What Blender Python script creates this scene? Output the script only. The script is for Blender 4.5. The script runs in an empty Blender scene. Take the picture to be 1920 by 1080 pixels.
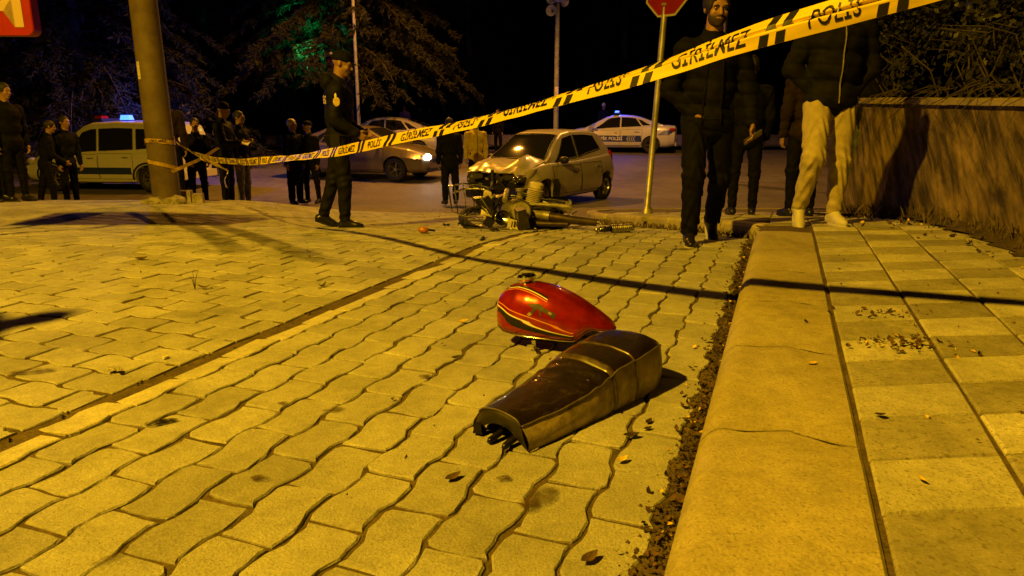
import bpy, bmesh, math, random
import numpy as np
from mathutils import Vector, Matrix, Euler, noise as mnoise
R = math.radians
rnd = random.Random(7)
S = bpy.context.scene
COL = S.collection

# ------------------------------------------------------------------ camera
CAMZ, PITCH, FPX = 0.93, R(13.63), 1340.0
cam_d = bpy.data.cameras.new('camera')
cam_d.lens = FPX / 1920 * 36
cam_d.sensor_width = 36
cam_d.clip_start, cam_d.clip_end = 0.05, 600
cam = bpy.data.objects.new('camera', cam_d)
COL.objects.link(cam)
cam.location = (0, 0, CAMZ)
cam.rotation_euler = (math.pi / 2 - PITCH, 0, 0)
S.camera = cam

# ------------------------------------------------------------------ night sky, exposure
world = bpy.data.worlds.new('World')
S.world = world
world.use_nodes = True
wn = world.node_tree
wn.nodes.clear()
w_out = wn.nodes.new('ShaderNodeOutputWorld')
w_bg = wn.nodes.new('ShaderNodeBackground')
w_sky = wn.nodes.new('ShaderNodeTexSky')
w_sky.sky_type = 'NISHITA'
w_sky.sun_disc = False
w_sky.sun_elevation = R(-7)
w_sky.sun_rotation = R(200)
w_bg.inputs['Strength'].default_value = 0.05
wn.links.new(w_sky.outputs['Color'], w_bg.inputs['Color'])
wn.links.new(w_bg.outputs['Background'], w_out.inputs['Surface'])
S.view_settings.view_transform = 'Standard'
S.view_settings.look = 'None'
S.view_settings.exposure = 0
S.view_settings.gamma = 1
S.view_settings.use_curve_mapping = False
S.render.engine = 'CYCLES'
S.cycles.max_bounces = 6
S.cycles.diffuse_bounces = 3
S.cycles.glossy_bounces = 3
S.cycles.transmission_bounces = 4
S.cycles.transparent_max_bounces = 8
S.cycles.sample_clamp_indirect = 4
S.cycles.caustics_reflective = False
S.cycles.caustics_refractive = False

# lamps: positions of the lit street lamps (the posts are built further down)
KEY_POS, KEY_POWER, KEY_COL = Vector((-5.2, -1.1, 7.6)), 7500, (1.0, 0.535, 0.016)
FAR_POS, FAR_POWER, FAR_COL = Vector((-3.0, 20.0, 7.6)), 4000, (1.0, 0.39, 0.03)
SIDE_POS, SIDE_POWER, SIDE_COL = Vector((4.9, 20.6, 7.8)), 1900, (1.0, 0.45, 0.09)

def add_light(name, typ, loc, power, col, radius=0.1, parent=None, **kw):
    d = bpy.data.lights.new(name, typ)
    d.energy = power
    d.color = col
    d.shadow_soft_size = radius
    for k, v in kw.items():
        setattr(d, k, v)
    o = bpy.data.objects.new(name, d)
    COL.objects.link(o)
    o.location = loc
    if parent:
        o.parent = parent
    return o

# ------------------------------------------------------------------ helpers: space
def ray(px, py):
    u, v = (px - 960) / FPX, (540 - py) / FPX
    c, s = math.cos(PITCH), math.sin(PITCH)
    return Vector((u, c + v * s, -s + v * c))

def at(px, py, Y):
    d = ray(px, py)
    return Vector((0, 0, CAMZ)) + d * (Y / d.y)

_ky = [-50, 3.6, 5.3, 6.2, 7.14, 9, 12, 15.2, 18, 20.5, 24, 29.5, 40, 400]
_kz = [0, 0, -.012, -.075, -.185, -.40, -.66, -.90, -.93, -.83, -.70, -.52, -.45, -.45]
_ys = np.arange(-2, 62, .1)
_zs = np.interp(_ys, _ky, _kz)
_ker = np.hanning(13); _ker /= _ker.sum()
_zs = np.convolve(np.pad(_zs, 6, mode='edge'), _ker, mode='valid')

def sstep(a, b, x):
    t = np.clip((x - a) / (b - a), 0, 1)
    return t * t * (3 - 2 * t)

def gz(x, y):
    p = np.interp(y, _ys, _zs)
    b = .22 * sstep(-1.8, -4.5, x) * sstep(7.0, 9.3, y) * (1 - sstep(11.2, 12.4, y))
    r = p + b
    return float(r) if np.ndim(r) == 0 else r

KA = R(20.5)
KD = Vector((math.sin(KA), math.cos(KA), 0))       # along the kerb
KN = Vector((math.cos(KA), -math.sin(KA), 0))      # across it, to the right
def st(s, t):
    return (s * KD.x + t * KN.x, s * KD.y + t * KN.y)
def to_st(x, y):
    return (x * KD.x + y * KD.y, x * KN.x + y * KN.y)

def inside(poly, x, y):
    r = False
    n = len(poly)
    for i in range(n):
        x1, y1 = poly[i]; x2, y2 = poly[i - 1]
        if (y1 > y) != (y2 > y) and x < (x2 - x1) * (y - y1) / (y2 - y1) + x1:
            r = not r
    return r

# ------------------------------------------------------------------ helpers: materials
MATS = {}
def mat(name, col, rough=.6, metal=0, var=0, vscale=8, bump=0, bscale=60, col2=None, spec=.5,
        emit=None, estr=0, coat=0, trans=0, alpha=1, detail=4, objvar=0, ramp=(.35, .65), rvar=0, ior=1.45, sheen=0):
    """A principled material with noise colour variation (towards col2), bump and per-object value variation."""
    if name in MATS:
        return MATS[name]
    m = bpy.data.materials.new(name)
    m.use_nodes = True
    nt = m.node_tree
    b = nt.nodes['Principled BSDF']
    b.inputs['Base Color'].default_value = (*col, 1)
    b.inputs['Roughness'].default_value = rough
    b.inputs['Metallic'].default_value = metal
    b.inputs['Specular IOR Level'].default_value = spec
    b.inputs['IOR'].default_value = ior
    b.inputs['Coat Weight'].default_value = coat
    b.inputs['Coat Roughness'].default_value = .06
    b.inputs['Transmission Weight'].default_value = trans
    b.inputs['Alpha'].default_value = alpha
    b.inputs['Sheen Weight'].default_value = sheen
    if emit:
        b.inputs['Emission Color'].default_value = (*emit, 1)
        b.inputs['Emission Strength'].default_value = estr
    tc = nt.nodes.new('ShaderNodeTexCoord')
    def noise(scale, det=detail):
        n = nt.nodes.new('ShaderNodeTexNoise')
        n.inputs['Scale'].default_value = scale
        n.inputs['Detail'].default_value = det
        n.inputs['Roughness'].default_value = .62
        nt.links.new(tc.outputs['Object'], n.inputs['Vector'])
        return n
    last = None
    if var or col2:
        n = noise(vscale)
        rp = nt.nodes.new('ShaderNodeValToRGB')
        c2 = col2 if col2 else tuple(max(0, c * (1 - var)) for c in col)
        c1 = col if col2 else tuple(min(1, c * (1 + var)) for c in col)
        rp.color_ramp.elements[0].position = ramp[0]
        rp.color_ramp.elements[1].position = ramp[1]
        rp.color_ramp.elements[0].color = (*c2, 1)
        rp.color_ramp.elements[1].color = (*c1, 1)
        nt.links.new(n.outputs['Fac'], rp.inputs['Fac'])
        last = rp.outputs['Color']
        if rvar:
            mr = nt.nodes.new('ShaderNodeMapRange')
            mr.inputs['To Min'].default_value = min(1, rough + rvar)
            mr.inputs['To Max'].default_value = max(.02, rough - rvar)
            nt.links.new(n.outputs['Fac'], mr.inputs['Value'])
            nt.links.new(mr.outputs['Result'], b.inputs['Roughness'])
    if objvar:
        oi = nt.nodes.new('ShaderNodeObjectInfo')
        mr = nt.nodes.new('ShaderNodeMapRange')
        mr.inputs['To Min'].default_value = 1 - objvar
        mr.inputs['To Max'].default_value = 1 + objvar
        nt.links.new(oi.outputs['Random'], mr.inputs['Value'])
        hs = nt.nodes.new('ShaderNodeHueSaturation')
        if last:
            nt.links.new(last, hs.inputs['Color'])
        else:
            hs.inputs['Color'].default_value = (*col, 1)
        nt.links.new(mr.outputs['Result'], hs.inputs['Value'])
        last = hs.outputs['Color']
    if last:
        nt.links.new(last, b.inputs['Base Color'])
    if bump:
        n = noise(bscale, 5)
        bp = nt.nodes.new('ShaderNodeBump')
        bp.inputs['Strength'].default_value = bump
        bp.inputs['Distance'].default_value = .01
        nt.links.new(n.outputs['Fac'], bp.inputs['Height'])
        nt.links.new(bp.outputs['Normal'], b.inputs['Normal'])
    MATS[name] = m
    return m

# ------------------------------------------------------------------ helpers: objects
def tag(o, label=None, cat=None, group=None, kind=None):
    if label: o['label'] = label
    if cat: o['category'] = cat
    if group: o['group'] = group
    if kind: o['kind'] = kind
    return o

def empty(name, loc=(0, 0, 0), rz=0, label=None, cat=None, group=None, rot=None):
    o = bpy.data.objects.new(name, None)
    o.empty_display_size = .1
    COL.objects.link(o)
    o.location = loc
    o.rotation_euler = rot if rot else (0, 0, rz)
    return tag(o, label, cat, group)

def link_mesh(name, me, m=None, parent=None, smooth=False, loc=None):
    o = bpy.data.objects.new(name, me)
    COL.objects.link(o)
    if m is not None and not me.materials:
        for mm in (m if isinstance(m, (list, tuple)) else [m]):
            me.materials.append(mm)
    if smooth:
        me.polygons.foreach_set('use_smooth', [True] * len(me.polygons))
    if parent is not None:
        o.parent = parent
    if loc is not None:
        o.location = loc
    return o

def np_mesh(name, V, F):
    """Mesh from an (N,3) array and an (M,k) array of faces."""
    me = bpy.data.meshes.new(name)
    V = np.asarray(V, dtype=np.float32); F = np.asarray(F, dtype=np.int32)
    k = F.shape[1]
    me.vertices.add(len(V)); me.vertices.foreach_set('co', V.ravel())
    me.loops.add(F.size); me.loops.foreach_set('vertex_index', F.ravel())
    me.polygons.add(len(F))
    me.polygons.foreach_set('loop_start', np.arange(0, F.size, k, dtype=np.int32))
    me.update(calc_edges=True)
    me.validate()
    return me

class MB:
    """Collects shapes into one mesh."""
    def __init__(self):
        self.v, self.f, self.mi, self.cur = [], [], [], 0
    def add(self, vs, fs, M=None):
        o = len(self.v)
        for p in vs:
            p = Vector(p)
            self.v.append(tuple(M @ p) if M is not None else tuple(p))
        for f in fs:
            self.f.append(tuple(i + o for i in f)); self.mi.append(self.cur)
        return self
    def box(self, c, s, rz=0, M=None, taper=1, rot=None):
        x, y, z = s[0] / 2, s[1] / 2, s[2] / 2
        T = Matrix.Translation(c) @ (Euler(rot).to_matrix().to_4x4() if rot else Matrix.Rotation(rz, 4, 'Z'))
        if M is not None: T = M @ T
        t = taper
        vs = [(-x, -y, -z), (x, -y, -z), (x, y, -z), (-x, y, -z), (-x * t, -y * t, z), (x * t, -y * t, z), (x * t, y * t, z), (-x * t, y * t, z)]
        return self.add(vs, [(3, 2, 1, 0), (4, 5, 6, 7), (0, 1, 5, 4), (1, 2, 6, 5), (2, 3, 7, 6), (3, 0, 4, 7)], T)
    def tube(self, pts, r, seg=10, caps=True, M=None, squash=1):
        pts = [Vector(p) for p in pts]
        n = len(pts)
        rr = r if isinstance(r, (list, tuple)) else [r] * n
        vs, fs = [], []
        up = Vector((0, 0, 1))
        prev = None
        for i, p in enumerate(pts):
            t = (pts[min(i + 1, n - 1)] - pts[max(i - 1, 0)]).normalized()
            if prev is None:
                a = t.cross(up)
                if a.length < .05: a = t.cross(Vector((1, 0, 0)))
            else:
                a = prev - t * prev.dot(t)
            a.normalize(); prev = a
            b = t.cross(a)
            for k in range(seg):
                q = 2 * math.pi * k / seg
                vs.append(p + a * math.cos(q) * rr[i] + b * math.sin(q) * rr[i] * squash)
        for i in range(n - 1):
            for k in range(seg):
                k2 = (k + 1) % seg
                fs.append((i * seg + k, i * seg + k2, (i + 1) * seg + k2, (i + 1) * seg + k))
        if caps:
            fs.append(tuple(range(seg - 1, -1, -1)))
            fs.append(tuple((n - 1) * seg + k for k in range(seg)))
        return self.add(vs, fs, M)
    def lathe(self, prof, seg=20, M=None, a0=0, a1=2 * math.pi):
        """prof: [(radius, height)], turned round local z."""
        vs, fs = [], []
        full = abs(a1 - a0 - 2 * math.pi) < 1e-6
        cnt = seg if full else seg + 1
        for r, h in prof:
            for k in range(cnt):
                q = a0 + (a1 - a0) * k / seg
                vs.append((r * math.cos(q), r * math.sin(q), h))
        for i in range(len(prof) - 1):
            for k in range(seg):
                k2 = (k + 1) % cnt
                fs.append((i * cnt + k, i * cnt + k2, (i + 1) * cnt + k2, (i + 1) * cnt + k))
        return self.add(vs, fs, M)
    def prism(self, poly, z0, z1, M=None, inset=0):
        """poly in the xy plane extruded from z0 to z1, with an optional bevelled top edge."""
        n = len(poly)
        c = (sum(p[0] for p in poly) / n, sum(p[1] for p in poly) / n)
        vs = [(p[0], p[1], z0) for p in poly]
        if inset:
            vs += [(p[0], p[1], z1 - inset) for p in poly]
            for p in poly:
                d = Vector((p[0] - c[0], p[1] - c[1])); L = d.length or 1
                k = max(0, 1 - inset / L * 1.3)
                vs.append((c[0] + d.x * k, c[1] + d.y * k, z1))
            rings = 3
        else:
            vs += [(p[0], p[1], z1) for p in poly]
            rings = 2
        fs = []
        for r_ in range(rings - 1):
            for i in range(n):
                j = (i + 1) % n
                fs.append((r_ * n + i, r_ * n + j, (r_ + 1) * n + j, (r_ + 1) * n + i))
        fs.append(tuple((rings - 1) * n + i for i in range(n)))
        fs.append(tuple(range(n - 1, -1, -1)))
        return self.add(vs, fs, M)
    def grid(self, fn, nu, nv, M=None, closed=False):
        """fn(u, v) -> point, u and v in 0..1."""
        vs = [fn(i / nu, j / nv) for i in range(nu + 1) for j in range(nv + 1)]
        fs = []
        for i in range(nu):
            for j in range(nv):
                a = i * (nv + 1) + j
                fs.append((a, a + nv + 1, a + nv + 2, a + 1))
        return self.add(vs, fs, M)
    def ball(self, c, r, seg=12, rings=8, M=None):
        r = r if isinstance(r, (list, tuple)) else (r, r, r)
        T = Matrix.Translation(c) @ Matrix.Diagonal((*r, 1))
        if M is not None: T = M @ T
        vs, fs = [], []
        for i in range(rings + 1):
            a = math.pi * i / rings
            for k in range(seg):
                q = 2 * math.pi * k / seg
                vs.append((math.sin(a) * math.cos(q), math.sin(a) * math.sin(q), -math.cos(a)))
        for i in range(rings):
            for k in range(seg):
                k2 = (k + 1) % seg
                fs.append((i * seg + k, i * seg + k2, (i + 1) * seg + k2, (i + 1) * seg + k))
        return self.add(vs, fs, T)
    def mesh(self, name):
        me = bpy.data.meshes.new(name)
        me.from_pydata(self.v, [], self.f)
        if any(self.mi):
            me.polygons.foreach_set('material_index', self.mi)
        me.validate()
        me.update()
        return me
    def build(self, name, m=None, parent=None, smooth=False, loc=None, angle=None):
        me = self.mesh(name)
        o = link_mesh(name, me, m, parent, smooth, loc)
        if smooth and angle:
            sharp(me, angle)
        return o

def sharp(me, deg):
    """Mark edges sharper than deg so that smooth shading keeps the creases."""
    bm = bmesh.new(); bm.from_mesh(me)
    lim = R(deg)
    for e in bm.edges:
        e.smooth = not (len(e.link_faces) == 2 and e.calc_face_angle(0) > lim)
    bm.to_mesh(me); bm.free()

def fix_normals(me):
    bm = bmesh.new(); bm.from_mesh(me)
    bmesh.ops.recalc_face_normals(bm, faces=bm.faces)
    bm.to_mesh(me); bm.free()

_dg = None
def text_polys(txt, size=1.0, bold=0.0, spacing=1.0):
    """The built-in lettering as (verts, faces) in the xy plane, centred on x, resting on y = 0, cap height about 0.72 * size."""
    cu = bpy.data.curves.new('lettering', 'FONT')
    cu.body = txt; cu.size = size; cu.align_x = 'CENTER'; cu.offset = bold; cu.space_character = spacing
    cu.resolution_u = 3
    o = bpy.data.objects.new('lettering', cu)
    COL.objects.link(o)
    dg = bpy.context.evaluated_depsgraph_get()
    me = bpy.data.meshes.new_from_object(o.evaluated_get(dg))
    vs = [tuple(v.co) for v in me.vertices]
    fs = [tuple(p.vertices) for p in me.polygons]
    bpy.data.objects.remove(o); bpy.data.curves.remove(cu); bpy.data.meshes.remove(me)
    return vs, fs

# ---- smooth solids from blended round shapes (people, rags, rocks)
def sdf_mesh(name, prims, vox=.012, k=.02, disp=None, iso=0.0):
    """prims: ('c', a, b, ra, rb) round cone, ('e', centre, radii[, 3x3]) ellipsoid; a leading '-' carves. Surface nets."""
    P = []
    lo = np.array([1e9] * 3); hi = -lo
    for p in prims:
        if p[0][-1] == 'c':
            a, b = np.array(p[1], float), np.array(p[2], float); r = max(p[3], p[4])
            l, h = np.minimum(a, b) - r, np.maximum(a, b) + r
        else:
            c = np.array(p[1], float); r = max(p[2]); l, h = c - r, c + r
        P.append((p, l, h))
        if p[0][0] != '-':
            lo, hi = np.minimum(lo, l), np.maximum(hi, h)
    pad = 3 * vox + k * .5
    lo -= pad; hi += pad
    n = np.ceil((hi - lo) / vox).astype(int) + 1
    F = np.full(n, .5, np.float32)
    ax = [lo[i] + vox * np.arange(n[i]) for i in range(3)]
    for p, l, h in P:
        kk = p[-1].get('k', k) if isinstance(p[-1], dict) else k
        m = kk + 3 * vox
        i0 = np.maximum(0, np.floor((l - m - lo) / vox).astype(int)); i1 = np.minimum(n, np.ceil((h + m - lo) / vox).astype(int) + 1)
        if np.any(i1 <= i0): continue
        sl = tuple(slice(i0[i], i1[i]) for i in range(3))
        X = ax[0][sl[0]][:, None, None]; Y = ax[1][sl[1]][None, :, None]; Z = ax[2][sl[2]][None, None, :]
        if p[0][-1] == 'c':
            a, b = np.array(p[1], float), np.array(p[2], float)
            d = b - a; L2 = max(1e-9, d @ d)
            t = np.clip(((X - a[0]) * d[0] + (Y - a[1]) * d[1] + (Z - a[2]) * d[2]) / L2, 0, 1)
            D = np.sqrt((X - a[0] - t * d[0]) ** 2 + (Y - a[1] - t * d[1]) ** 2 + (Z - a[2] - t * d[2]) ** 2) - (p[3] + (p[4] - p[3]) * t)
        else:
            c, r = np.array(p[1], float), np.array(p[2], float)
            x, y, z = X - c[0], Y - c[1], Z - c[2]
            if len(p) > 3 and not isinstance(p[3], dict):
                Q = np.array(p[3])
                x, y, z = Q[0, 0] * x + Q[1, 0] * y + Q[2, 0] * z, Q[0, 1] * x + Q[1, 1] * y + Q[2, 1] * z, Q[0, 2] * x + Q[1, 2] * y + Q[2, 2] * z
            k0 = np.sqrt((x / r[0]) ** 2 + (y / r[1]) ** 2 + (z / r[2]) ** 2)
            k1 = np.sqrt((x / r[0] ** 2) ** 2 + (y / r[1] ** 2) ** 2 + (z / r[2] ** 2) ** 2) + 1e-9
            D = k0 * (k0 - 1) / k1
        A = F[sl]
        if p[0][0] == '-':
            D = -D
            hh = np.clip(.5 - .5 * (D - A) / kk, 0, 1)
            F[sl] = D + (A - D) * hh + kk * hh * (1 - hh)
        else:
            hh = np.clip(.5 + .5 * (D - A) / kk, 0, 1)
            F[sl] = D + (A - D) * hh - kk * hh * (1 - hh)
    if disp is not None:
        F = F + disp(ax[0][:, None, None], ax[1][None, :, None], ax[2][None, None, :]).astype(np.float32)
    F = F - iso
    # surface nets
    ins = F < 0
    c = [slice(0, -1), slice(1, None)]
    cnt = np.zeros(n - 1, np.int32); acc = np.zeros((*(n - 1), 3), np.float32)
    base = (0, 1)
    for d in range(3):
        o1, o2 = [x for x in range(3) if x != d]
        for i in base:
            for j in base:
                s0 = [None] * 3; s1 = [None] * 3
                s0[d], s1[d] = c[0], c[1]
                s0[o1] = s1[o1] = c[i]; s0[o2] = s1[o2] = c[j]
                f0, f1 = F[tuple(s0)], F[tuple(s1)]
                x = (f0 < 0) != (f1 < 0)
                den = np.where(x, f0 - f1, 1)
                t = np.where(x, f0 / den, 0)
                cnt += x
                acc[..., d] += t
                acc[..., o1] += x * i
                acc[..., o2] += x * j
    act = cnt > 0
    idx = np.full(n - 1, -1, np.int64)
    w = np.argwhere(act)
    idx[act] = np.arange(len(w))
    V = lo + vox * (w + acc[act] / cnt[act][:, None])
    Fs = []
    for d in range(3):
        o1, o2 = (d + 1) % 3, (d + 2) % 3
        s0 = [slice(None)] * 3; s1 = [slice(None)] * 3
        s0[d], s1[d] = slice(0, -1), slice(1, None)
        a_, b_ = ins[tuple(s0)], ins[tuple(s1)]
        e = np.argwhere(a_ != b_)
        e = e[(e[:, o1] > 0) & (e[:, o2] > 0) & (e[:, o1] < n[o1] - 1) & (e[:, o2] < n[o2] - 1)]
        if not len(e): continue
        fl = a_[tuple(e.T)]
        def cell(p1, p2):
            q = e.copy(); q[:, o1] -= p1; q[:, o2] -= p2
            return idx[tuple(q.T)]
        q = np.stack([cell(1, 1), cell(0, 1), cell(0, 0), cell(1, 0)], 1)
        q[~fl] = q[~fl][:, ::-1]
        Fs.append(q)
    Fq = np.concatenate(Fs)
    Fq = Fq[(Fq >= 0).all(1)]
    return np_mesh(name, V, Fq)
# ------------------------------------------------------------------ ground materials (all in world position)
def ground_mat(name, col, var=.25, scale=3, fine=140, fineamt=.18, rough=.85, bump=.25, bscale=180, isl=0, stain=0, speck=0, speckcol=(.05, .04, .03)):
    if name in MATS: return MATS[name]
    m = bpy.data.materials.new(name); m.use_nodes = True
    nt = m.node_tree; b = nt.nodes['Principled BSDF']
    b.inputs['Roughness'].default_value = rough
    b.inputs['Specular IOR Level'].default_value = .35
    g = nt.nodes.new('ShaderNodeNewGeometry')
    def noise(scale, det=4, rg=.6):
        n = nt.nodes.new('ShaderNodeTexNoise'); n.inputs['Scale'].default_value = scale; n.inputs['Detail'].default_value = det
        n.inputs['Roughness'].default_value = rg
        nt.links.new(g.outputs['Position'], n.inputs['Vector']); return n.outputs['Fac']
    def mapr(sock, a, b_, c, d):
        n = nt.nodes.new('ShaderNodeMapRange'); nt.links.new(sock, n.inputs['Value'])
        for k, v in zip(('From Min', 'From Max', 'To Min', 'To Max'), (a, b_, c, d)): n.inputs[k].default_value = v
        return n.outputs['Result']
    def mul(a, b_):
        n = nt.nodes.new('ShaderNodeMath'); n.operation = 'MULTIPLY'
        nt.links.new(a, n.inputs[0]); nt.links.new(b_, n.inputs[1]); return n.outputs[0]
    v = mul(mapr(noise(scale), .3, .7, 1 - var, 1 + var), mapr(noise(fine, 3), .3, .7, 1 - fineamt, 1 + fineamt))
    v = mul(v, mapr(noise(scale * 7, 5, .7), .3, .7, 1 - var * .8, 1 + var * .8))
    if isl:
        v = mul(v, mapr(g.outputs['Random Per Island'], 0, 1, 1 - isl, 1 + isl))
        oi = nt.nodes.new('ShaderNodeObjectInfo')        # each stone's own tone (white where none is set)
        v = mul(v, mapr(oi.outputs['Color'], 0, 2, 0, 2))
    if stain:
        v = mul(v, mapr(noise(1.1, 6, .7), .55, .72, 1, 1 - stain))
    hs = nt.nodes.new('ShaderNodeHueSaturation')
    hs.inputs['Color'].default_value = (*col, 1)
    nt.links.new(v, hs.inputs['Value'])
    out = hs.outputs['Color']
    if speck:
        mx = nt.nodes.new('ShaderNodeMix'); mx.data_type = 'RGBA'
        nt.links.new(mapr(noise(speck, 2, .5), .60, .66, 0, .75), mx.inputs['Factor'])
        nt.links.new(out, mx.inputs['A']); mx.inputs['B'].default_value = (*speckcol, 1)
        out = mx.outputs['Result']
    nt.links.new(out, b.inputs['Base Color'])
    bp = nt.nodes.new('ShaderNodeBump'); bp.inputs['Strength'].default_value = bump; bp.inputs['Distance'].default_value = .006
    nt.links.new(noise(bscale, 5, .7), bp.inputs['Height'])
    nt.links.new(bp.outputs['Normal'], b.inputs['Normal'])
    MATS[name] = m
    return m

M_PAVER = ground_mat('paver_concrete', (.37, .365, .37), var=.2, isl=.2, stain=.42, speck=170, speckcol=(.22, .21, .19), bump=.9, bscale=130)
M_PAVER2 = ground_mat('paver_pale', (.50, .48, .43), isl=.08, stain=.2, speck=170, speckcol=(.3, .28, .25), bump=.8, bscale=130)
M_SAND = ground_mat('joint_sand', (.095, .070, .042), var=.4, scale=9, fineamt=.4, bump=.8, bscale=90)
M_KERB = ground_mat('kerb_concrete', (.36, .315, .19), var=.2, scale=2.6, stain=.4, speck=110, speckcol=(.22, .185, .12), bump=.7, bscale=120, isl=.05)
M_TILE_L = ground_mat('tile_pale', (.51, .49, .43), isl=.07, stain=.25, speck=110, speckcol=(.24, .21, .16), bump=.9, bscale=110)
M_TILE_D = ground_mat('tile_grey', (.32, .30, .25), isl=.08, stain=.2, speck=75, speckcol=(.16, .14, .11), bump=.5, bscale=110)
M_ROAD = ground_mat('asphalt', (.12, .105, .095), var=.3, scale=.6, fineamt=.35, fine=60, stain=.25, rough=.7, bump=.5, bscale=60)
M_DIRT = ground_mat('dirt', (.075, .055, .035), var=.45, scale=6, fineamt=.5, fine=70, bump=1.0, bscale=60)

def project(p):
    d = Vector(p) - Vector((0, 0, CAMZ))
    c, s = math.cos(PITCH), math.sin(PITCH)
    f = d.y * c - d.z * s
    u = d.y * s + d.z * c
    if f < .05: return None
    return (960 + FPX * d.x / f, 540 - FPX * u / f, f)

# ------------------------------------------------------------------ terrain sheets
def sheet(name, xs, ys, dz, m, poly=None, kind='structure', parent=None):
    vs, idx = [], {}
    for i, x in enumerate(xs):
        for j, y in enumerate(ys):
            idx[i, j] = len(vs); vs.append((x, y, gz(x, y) + (dz(x, y) if callable(dz) else dz)))
    fs = []
    for i in range(len(xs) - 1):
        for j in range(len(ys) - 1):
            if poly is None or inside(poly, (xs[i] + xs[i + 1]) / 2, (ys[j] + ys[j + 1]) / 2):
                fs.append((idx[i, j], idx[i + 1, j], idx[i + 1, j + 1], idx[i, j + 1]))
    o = link_mesh(name, np_mesh(name, vs, fs), m, parent, smooth=True)
    if kind: o['kind'] = kind
    return o
def spaced(a, b, n): return [a + (b - a) * i / n for i in range(n + 1)]

sheet('road', [-250, -120, -60, -30] + spaced(-20, 20, 60) + [30, 60, 120, 250],
      [-60, -20, -4] + spaced(0, 44, 110) + [60, 100, 180, 400], -.035, M_ROAD)
# the paved forecourt (bed of sand under the stones)
COURT = [(-14, -1.5), (3, -1.5), (2.03, 5.65), (1.6, 6.9), (1.22, 8.3), (1.02, 9.3), (.5, 10.4), (-.7, 11.7), (-2.0, 12.0), (-14, 12.0)]
bed = sheet('paved_forecourt', spaced(-14, 3, 85), spaced(-1.5, 12.0, 70), lambda x, y: -.0078 if to_st(x, y)[1] > -2.25 else -.0048, M_SAND, COURT)

# ------------------------------------------------------------------ interlocking pavers
PW, PL, GAP = .1555, .25, .0105
def paver_mesh(name, ph, seed):
    """One worn block: wavy long sides, uneven rim, rounded or chipped corners."""
    r_ = random.Random(seed)
    a = .0085 * ph
    w, g = PW / 2, GAP / 2
    prof = [(0, 0), (.10, a), (.25, a), (.40, a), (.60, -a), (.75, -a), (.90, -a), (1, 0)]
    def y(q): return (q - .5) * (PL - GAP)
    poly = [(w - g + d, y(q)) for q, d in prof] + [(.03, y(1)), (-.03, y(1))] + [(-w + g + d, y(q)) for q, d in reversed(prof)] + [(-.03, y(0)), (.03, y(0))]
    poly = [(x + r_.gauss(0, .0017), yy + r_.gauss(0, .0017)) for x, yy in poly]
    for i in (0, 7, 10, 17):
        k = r_.choice([.985, .965, .95, .90 if r_.random() < .3 else .97])
        poly[i] = (poly[i][0] * k, poly[i][1] * (.5 + .5 * k))
    mb = MB(); n = len(poly)
    mb.v = [(x, yy, -.045) for x, yy in poly] + [(x, yy, -.0042 + r_.uniform(-.0015, .001)) for x, yy in poly]
    for x, yy in poly:
        e = r_.uniform(.002, .0055)
        mb.v.append((x - math.copysign(e, x) * (1 if abs(x) > .05 else .2), yy - math.copysign(e, yy) * (1 if abs(yy) > PL * .4 else 0), 0))
    for q in range(2):
        for i in range(n):
            j = (i + 1) % n
            mb.f.append((q * n + i, q * n + j, (q + 1) * n + j, (q + 1) * n + i))
    mb.f.append(tuple(2 * n + i for i in range(n)))
    mb.mi = [0] * len(mb.f)
    return mb.mesh(name)
NV = 8
PVS = [[paver_mesh('paver', 1, k) for k in range(NV)], [paver_mesh('paver', -1, 50 + k) for k in range(NV)]]
PV2S = []
for row in PVS:
    q_ = []
    for me in row:
        me.materials.append(M_PAVER)
        m2 = me.copy(); m2.materials.clear(); m2.materials.append(M_PAVER2); q_.append(m2)
    PV2S.append(q_)

CH_R, CH_L, KERB_FOOT = -2.075, -2.092, -.155
pl = []                                        # (x, y, along-dir, across-dir, variant, pale)
for i in range(12):                            # courses beside the kerb, running along it
    t = CH_R + PW * (i + .5)
    for j in range(-2, 60):
        s = j * PL + (PL / 2 if i % 2 else 0)
        x, y = st(s, t)
        pl.append((x, y, KD, KN, i % 2, i < 1, False))
for i in range(-4, 110):                       # courses on the far side of the gutter, running across
    s = -3 + PW * (i + .5)
    for j in range(0, 50):
        t = CH_L - PL * (j + .5) + (PL / 2 if i % 2 else 0)
        half = t > CH_L - PL * .45
        if half: t = CH_L - PL / 4
        x, y = st(s, t)
        pl.append((x, y, -KN, KD, i % 2, False, half))
near, far = [], []
for e in pl:
    x, y = e[0], e[1]
    if y < .6 or not all(inside(COURT, x + dx, y + dy) for dx in (-.1, .1) for dy in (-.1, .1)): continue
    z = gz(x, y)
    q = project((x, y, z))
    if q is None or not (-260 < q[0] < 2100 and q[1] < 1300): continue
    vis = -60 < q[0] < 1980 and q[1] < 1110
    (near if vis else far).append((q[2], x, y, z, e))
near.sort(key=lambda a: a[0])
far += near[300:]; near = near[:300]
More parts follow.
